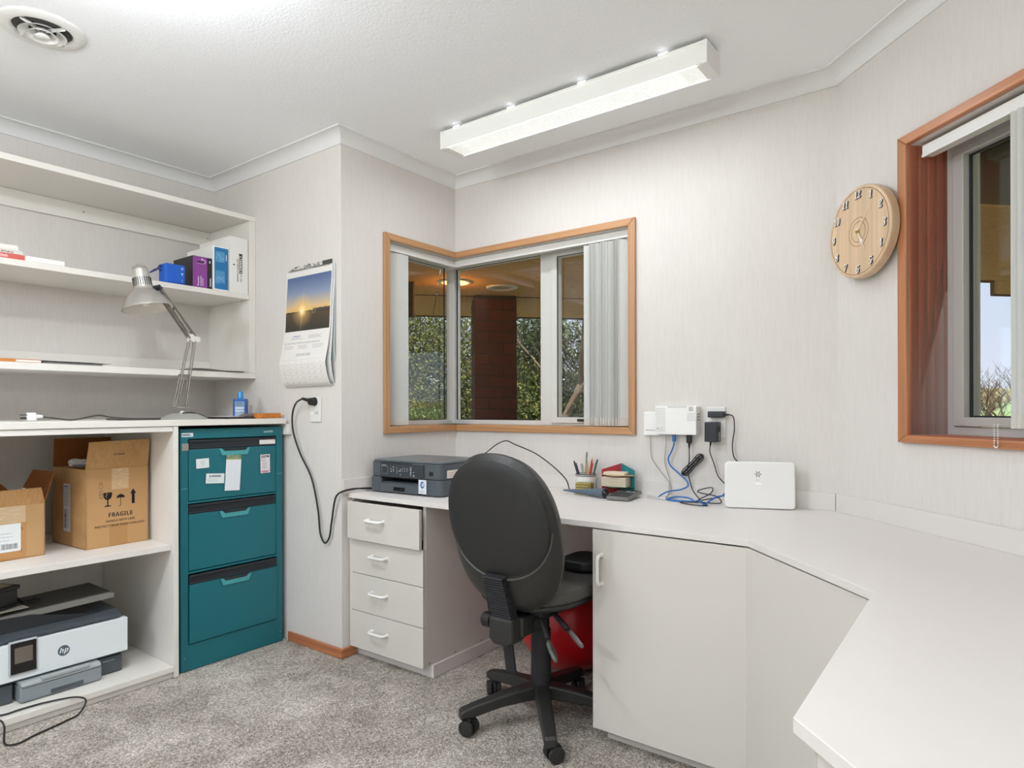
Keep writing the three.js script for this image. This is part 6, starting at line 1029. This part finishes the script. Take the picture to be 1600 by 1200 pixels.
// numerals and hands of the clock, from the outlines of a serif face
{
  const font = await new FontLoader().loadAsync('fonts/droid/droid_serif_bold.typeface.json');
  const t = scene.getObjectByName('wall_clock'), u = 0.190, y = 1.737, R = 0.128;
  for (let n = 1; n <= 12; n++) {
    const a = Math.PI / 2 - n * Math.PI / 6, g = new TextGeometry(String(n), { font, size: 0.026, depth: 0.004, curveSegments: 6, bevelEnabled: false });
    g.computeBoundingBox(); const b = g.boundingBox, w = b.max.x - b.min.x, h = b.max.y - b.min.y;
    g.translate(-(b.min.x + b.max.x) / 2, -(b.min.y + b.max.y) / 2, 0); g.scale(0.78, 1, 1);
    g.applyMatrix4(new THREE.Matrix4().set(1, 0.14, 0, 0, 0, 1, 0, 0, 0, 0, 1, 0, 0, 0, 0, 1));
    const num = mesh('numeral', g, std(0xefece6, 0.35), t); num.position.set(u + R * Math.cos(a), y + R * Math.sin(a), 0.0552);
    const k = mesh('numeral_edge', g.clone().scale(1, 1, 0.7).translate(0.0022, -0.0016, -0.0002), std(0x3a3128, 0.5), num);
  }
  const hand = (len, w, ang, z, mat, ornate) => { const s = [[-w, -0.012], [w, -0.012], [w * 0.8, len * 0.4], [w * 2.2, len * 0.5], [w * 0.7, len * 0.62], [0, len], [-w * 0.7, len * 0.62], [-w * 2.2, len * 0.5], [-w * 0.8, len * 0.4]]; return plateXY(ornate ? s : [[-w, -0.014], [w, -0.014], [0.0003, len], [-0.0003, len]], 0, 0.001).rotateZ(-ang).translate(u, y, z); };
  const deg = Math.PI / 180;
  mesh('hour_hand', hand(0.078, 0.0030, 152 * deg, 0.058, 0, 1), std(0xefe6d4, 0.4), t);
  mesh('hour_hand_ring', [-1, 1].map(s => new THREE.TorusGeometry(0.0046, 0.0013, 6, 20).translate(u + 0.047 * Math.sin(152 * deg) + s * 0.004, y + 0.047 * Math.cos(152 * deg) + s * 0.002, 0.0586)), std(0xefe6d4, 0.4), t);
  mesh('minute_hand', hand(0.112, 0.0020, 41 * deg, 0.0605, 0, 0), std(0xe9d8b4, 0.4), t);
  mesh('centre_boss', cyl(0.007, 0.004, 0.006, 0, 0, 0, 18).rotateX(Math.PI / 2).translate(u, y, 0.0575), std(0xb39a4a, 0.25, { metalness: 0.8 }), t);
}
// ================================================================ outside: veranda, brick column, garden
const st = (s, t) => [(t - s) / Math.SQRT2, (-s - t) / Math.SQRT2];   // s: out along the corner's diagonal, t: across it
function clip(pts, f) { const o = []; for (let i = 0; i < pts.length; i++) { const a = pts[i], b = pts[(i + 1) % pts.length], p = f(a), q = f(b); if (p >= 0) o.push(a); if (p * q < 0) { const k = p / (p - q); o.push([a[0] + (b[0] - a[0]) * k, a[1] + (b[1] - a[1]) * k]); } } return o; }
const SY = 2.05, area = (p) => Math.abs(p.reduce((s, a, i) => { const b = p[(i + 1) % p.length]; return s + a[0] * b[1] - b[0] * a[1]; }, 0)) / 2;
{
  const g = structGroup('soffit');
  const strip = (s0, s1, t0, t1) => [st(s0, t0), st(s1, t0), st(s1, t1), st(s0, t1)];
  const sheet = (p) => { if (p.length > 2 && area(p) > 0.01) mesh('panel', prismXZ(p, SY, SY + 0.012, 0), M.soffit, g); };
  for (const [s0, s1] of [[2.6, 3.998], [4.003, 5.222], [5.227, 6.36]]) for (const [t0, t1] of [[-4.2, -1.803], [-1.797, 0.148 + (s1 > 4.2 ? 0 : 0)], [0.154, 2.897]]) {
    const p = strip(s0, s1, t0, t1);
    if (s0 < 3.9) { sheet(clip(p, ([x, z]) => -2.93 - z)); sheet(clip(clip(clip(p, ([x, z]) => z + 2.925), ([x, z]) => -2.64 - x), ([x, z]) => -2.15 - z)); } else sheet(p);
  }
  for (const [s0, s1] of [[-1, 1.4], [1.405, 2.645], [2.650, 3.955], [3.960, 4.10]]) sheet(clip(strip(s0, s1, 2.903, 7), ([x, z]) => -2.95 - z));
  const far = [st(4.105, 4.11), st(4.58, 4.59), st(4.58, 7), st(4.105, 7)]; sheet(far);
  const edge = (a, b) => { const d = Math.hypot(b[0] - a[0], b[1] - a[1]), r = -Math.atan2(b[1] - a[1], b[0] - a[0]); return F(bx(0, d, SY - 0.012, SY + 0.2, -0.012, 0.012, 0.002), frameM(a[0], 0, a[1], r)); };
  mesh('fascia', [edge(st(6.375, -4.2), st(6.375, 2.9)), edge(st(4.115, 2.9), st(4.115, 4.10)), edge(st(4.10, 4.10), st(4.60, 4.60)), edge(st(4.60, 4.60), st(4.60, 7)), edge(st(6.375, 2.9), st(4.115, 2.9))], M.timber, g);
  mesh('batten', [F(bx(0, 6.6, SY - 0.004, SY - 0.0005, -0.012, 0.012, 0.001), frameM(...((a) => [a[0], 0, a[1]])(st(5.2245, -4)), -Math.PI / 4 + Math.PI / 2))], M.timber, g);
}
for (const [s, t, l, on] of [[4.83, 0.63, 'round white downlight in the veranda soffit before the brick column', 0], [4.66, 0.27, 'small glowing downlight in the veranda soffit by the window corner post', 1]]) {
  const p = st(s, t), o = thing('veranda_downlight', l, 'downlight', [p[0], SY, p[1]]);
  mesh('ring', lathe([[0.075, 0], [0.075, -0.006], [0.10, -0.010], [0.118, -0.004], [0.12, 0]], 36), M.whitePlastic, o);
  mesh('lamp', new THREE.CircleGeometry(0.074, 24).rotateX(Math.PI / 2).translate(0, -0.002, 0), on ? std(0xffd9a0, 0.5, { emissive: 0xffb060, emissiveIntensity: 0.9 }) : std(0xc9b28a, 0.5), o);
  if (on) { const q = new THREE.PointLight(0xffb060, 0.25, 0, 2); q.position.set(0, -0.03, 0); q.castShadow = true; o.add(q); }
}
{ // timber box under the soffit at the far left
  const p = st(4.75, -0.235), t = thing('veranda_bulkhead', 'dark timber box hanging under the veranda soffit at the left window edge', 'bulkhead', [p[0], SY - 0.245, p[1]], Math.PI / 4);
  for (let i = 0; i < 3; i++) mesh('board', bx(-0.45, 0.2, 0.002 + i * 0.081, 0.079 + i * 0.081, -0.06, 0.05, 0.003), std(0x4a3a2a, 0.85), t);
  mesh('end_board', bx(0.201, 0.216, 0.0, 0.244, -0.065, 0.055, 0.002), std(0x8a7250, 0.8), t);
}
{ // brick column, each brick on its own
  const c = st(5.335, 0.625), t = thing('brick_column', 'square dark brown brick column holding up the veranda', 'column', [c[0], -0.3, c[1]], Math.PI / 4);
  const H = SY + 0.3, w = 0.3425, ch = 0.0893, n = Math.floor(H / ch), vs = [0x74503c, 0x6a4634, 0x624030, 0x7a5642].map(k => std(k, 0.95, { map: T.brick }));
  mesh('mortar_core', bx(-w / 2 + 0.004, w / 2 - 0.004, 0, H - 0.002, -w / 2 + 0.004, w / 2 - 0.004, 0), M.mortar, t);
  const gs = bx(0, 0.226, 0.005, ch - 0.005, -0.108, 0, 0.003);
  for (let k = 0; k < n; k++) for (let q = 0; q < 4; q++) {
    const b = mesh('brick', gs, vs[(rnd() * 4) | 0], t), flip = k % 2 ? 1 : 0;
    const m4 = new THREE.Matrix4().makeRotationY(q * Math.PI / 2).multiply(new THREE.Matrix4().makeTranslation(flip ? -w / 2 : w / 2 - 0.226, k * ch, w / 2 + rr(-0.0015, 0.0015)));
    b.position.setFromMatrixPosition(m4); b.quaternion.setFromRotationMatrix(m4);
  }
}
struct('ground', prismXZ([[-260, 40], [-260, -320], [220, -320], [220, 40]], -0.6, -0.31), std(0x77804f, 1));
struct('veranda_floor', prismXZ(clip([st(3.0, -4), st(7.6, -4), st(7.6, 6), st(1.9, 6), st(1.9, 1.85)], ([x, z]) => 8 + z), -0.305, -0.30), std(0xc9c2b4, 0.9));
// trees: trunk and limbs as tubes, leaves as small folded blades in one instanced part
const bladeG = (() => { const g = new THREE.BufferGeometry(); g.setAttribute('position', new THREE.Float32BufferAttribute([0, 0, 0, 0.3, 0.55, 0.10, 0, 1, 0, 0, 0, 0, 0, 1, 0, -0.3, 0.55, 0.10], 3)); g.setAttribute('uv', new THREE.Float32BufferAttribute(new Array(12).fill(0), 2)); g.computeVertexNormals(); return g; })();
const leafMat = () => phys(0xffffff, 0.75, { side: THREE.DoubleSide, transmission: 0.35, thickness: 0 });
function tree(name, label, [x, y, z], limbsFn, blobs, leaves, size, cols, bark, group) {
  const t = thing(name, label, 'tree', [x, y, z], 0, group);
  mesh('trunk', limbsFn(), bark, t);
  if (leaves) {
    const im = new THREE.InstancedMesh(bladeG, leafMat(), leaves); im.name = 'foliage'; im.userData.kind = 'stuff'; im.castShadow = im.receiveShadow = true;
    const m = new THREE.Matrix4(), q = new THREE.Quaternion(), v = new THREE.Vector3(), s = new THREE.Vector3(), e = new THREE.Euler(), c = new THREE.Color();
    const tw = blobs.reduce((a, b) => a + b[3] * b[3] * b[4], 0);
    let i = 0;
    blobs.forEach((b, bi) => {
      const n = bi === blobs.length - 1 ? leaves - i : Math.min(leaves - i, Math.round(leaves * b[3] * b[3] * b[4] / tw));
      const tufts = Math.max(4, Math.round(n / 26)), cs = [];
      for (let k = 0; k < tufts; k++) { const a = rr(0, 6.283), w = rr(-1, 1), r = Math.pow(rnd(), 0.45), h = Math.sqrt(1 - w * w); cs.push([b[0] + b[3] * r * h * Math.cos(a), b[1] + b[4] * r * w, b[2] + b[3] * r * h * Math.sin(a), rr(0.6, 1.25)]); }
      for (let k = 0; k < n; k++, i++) {
        const cc = cs[(rnd() * tufts) | 0], rad = 0.16 * (b[3] + 0.35), g = () => (rnd() + rnd() + rnd() - 1.5) * rad;
        v.set(cc[0] + g(), cc[1] + g() * 0.8, cc[2] + g()); e.set(rr(-1.8, 1.8), rr(0, 6.28), rr(-1.8, 1.8)); q.setFromEuler(e); const k2 = size * rr(0.7, 1.35); s.set(k2, k2, k2);
        im.setMatrixAt(i, m.compose(v, q, s)); c.set(cols[(rnd() * cols.length) | 0]).multiplyScalar(cc[3] * rr(0.8, 1.2)); im.setColorAt(i, c);
      }
    });
    t.add(im);
  }
  return t;
}
function limbs(start, dir, len, r, depth, spread, out = [], up = 0.15) {
  const pts = [start.clone()], p = start.clone(), d = dir.clone().normalize(), n = 4;
  for (let i = 0; i < n; i++) { d.x += rr(-1, 1) * spread * 0.35; d.z += rr(-1, 1) * spread * 0.35; d.y += rr(-0.5, 1) * spread * 0.3 + up * 0.1; d.normalize(); p.addScaledVector(d, len / n); pts.push(p.clone()); }
  const cv = new THREE.CatmullRomCurve3(pts), seg = depth > 2 ? 8 : 4, g = new THREE.TubeGeometry(cv, seg, r, depth > 2 ? 8 : 5, false), q = g.attributes.position, rs = depth > 2 ? 9 : 6;
  for (let i = 0; i <= seg; i++) { const c = cv.getPointAt(i / seg), k = 1 - 0.45 * i / seg; for (let j = 0; j < rs; j++) { const o = i * rs + j; q.setXYZ(o, c.x + (q.getX(o) - c.x) * k, c.y + (q.getY(o) - c.y) * k, c.z + (q.getZ(o) - c.z) * k); } }
  g.computeVertexNormals(); out.push(g);
  if (depth > 0) { const nb = depth > 2 ? 4 : 3; for (let i = 0; i < nb; i++) { const k = 0.4 + 0.6 * (i + 1) / nb, b = cv.getPointAt(Math.min(1, k)), a = rr(0, 6.283), nd = d.clone().add(new THREE.Vector3(Math.cos(a), rr(-0.1, 0.7), Math.sin(a)).multiplyScalar(spread * 1.9)); limbs(b, nd, len * rr(0.55, 0.75), r * 0.52, depth - 1, spread, out, up); } }
  return out;
}
const V = (x, y, z) => new THREE.Vector3(x, y, z);
const barkA = std(0x6b6152, 0.95), barkB = std(0x6c6256, 0.9), barkC = std(0x5a5048, 0.95);
const greens = [0x55682c, 0x46582a, 0x6d7a34, 0x8a8a44, 0x3c4c26, 0x7a8440], olive = [0x3f5526, 0x4d6330, 0x2f421e, 0x60743a, 0x55682e];
// dir(px): ground position at forward distance d for trees seen through the corner window
const G = [
  ['garden_tree', 'dense olive green tree at the left of the corner window', [-7.9, -0.31, -8.0], 3.6, [[0, 2.2, 0, 1.5, 1.7], [-1.0, 1.5, 0.6, 1.2, 1.3], [0.9, 1.4, -0.6, 1.2, 1.3], [0.2, 0.9, 0.8, 1.1, 0.8]], 64000, 0.052, greens],
  ['garden_tree', 'yellowish green shrubby tree behind the brick column', [-7.6, -0.31, -10.6], 3.2, [[0, 1.9, 0, 1.3, 1.1], [0.7, 1.3, -0.7, 1.1, 1.0], [-0.6, 1.1, 0.6, 1.1, 0.9], [0.5, 2.9, -0.3, 0.7, 0.5]], 38000, 0.052, greens],
  ['garden_tree', 'dark green spreading tree with bare grey limbs at the right of the corner window', [-5.9, -0.31, -10.6], 3.6, [[0.1, 1.9, 0.1, 1.0, 0.9], [0.9, 1.5, -0.8, 1.0, 0.8], [0.8, 2.8, -0.9, 0.8, 0.5], [-0.9, 2.6, 0.9, 0.7, 0.55], [1.9, 1.9, -1.4, 0.9, 1.1]], 34000, 0.052, olive],
];
for (const [n, l, p, h, blobs, k, s, cols] of G) tree(n, l, p, () => limbs(V(0, 0, 0), V(0.05, 1, 0.05), h * 0.42, 0.085, 4, 0.42), blobs, k, s, cols, n === 'garden_tree' && cols === olive ? barkB : barkA);
tree('garden_tree', 'tall pale trunked tree right of the brick column', [-6.35, -0.31, -9.3], () => limbs(V(0, 0, 0), V(0.12, 1, -0.08), 2.0, 0.10, 3, 0.38), [[0.2, 2.9, 0, 0.7, 0.6], [-0.2, 1.6, 0.3, 0.5, 0.6]], 2600, 0.07, olive, barkB);
for (const [x, z, w, h, l] of [[-9.6, -7.2, 1.6, 1.9, 'low hedge bush at the far left of the garden'], [-9.2, -12.2, 2.2, 1.6, 'low bush far behind the brick column'], [-6.4, -14.0, 2.2, 1.5, 'low bush far behind the spreading tree']])
  tree('garden_bush', l, [x, -0.31, z], () => limbs(V(0, 0, 0), V(0, 1, 0), 0.7, 0.05, 2, 0.6), [[0, h * 0.5, 0, w, h * 0.55], [w * 0.6, h * 0.4, -w * 0.5, w * 0.8, h * 0.5]], 14000, 0.07, greens, barkA).userData.category = 'bush';
// bare winter trees and hills beyond the second window
[[-0.3, -21.5, 'left'], [0.35, -23.0, 'middle'], [0.9, -21.0, 'right'], [0.1, -27.0, 'furthest']].forEach(([x, z, w], i) =>
  tree('bare_tree', 'leafless orchard tree seen through the window beside the clock, ' + ({ left: 'leftmost', middle: 'in the middle', right: 'rightmost', furthest: 'furthest back' })[w], [x, -0.31, z], () => limbs(V(0, 0, 0), V(rr(-0.1, 0.1), 1, 0), 1.08, 0.055, 5, 0.55, [], 0.4), [], 0, 0, [], barkC));
function ridge(name, z, x0, x1, h, rough, mat, dx = 0) {
  const n = 120, pts = [[x0, -3]], ns = noise(40, 1, rough * 97 | 0), n2 = noise(12, 1, rough * 31 | 0);
  const pos = [], top = (k) => h * (0.55 + 0.3 * n2(k, 0.5) + 0.15 * ns(k, 0.5));
  for (let i = 0; i < n; i++) { const a = i / n, b = (i + 1) / n, xa = x0 + (x1 - x0) * a, xb = x0 + (x1 - x0) * b, ya = top(a), yb = top(b), D2 = h * 3; pos.push(xa, -0.35, z + D2, xb, -0.35, z + D2, xb, yb, z, xa, -0.35, z + D2, xb, yb, z, xa, ya, z, xa, ya, z, xb, yb, z, xb, -0.35, z - D2, xa, ya, z, xb, -0.35, z - D2, xa, -0.35, z - D2); }
  const g = new THREE.BufferGeometry(); g.setAttribute('position', new THREE.Float32BufferAttribute(pos, 3)); g.computeVertexNormals(); struct(name, g, mat);
}
ridge('hill_far', -250, -180, 200, 13, 1.7, std(0x8e97a2, 1)); ridge('hill_near', -150, -150, 180, 5.2, 2.3, std(0x8f9068, 1)); ridge('hill_field', -95, -110, 140, 2.1, 3.1, std(0x7e9a6c, 1));

renderer.render(scene, camera);
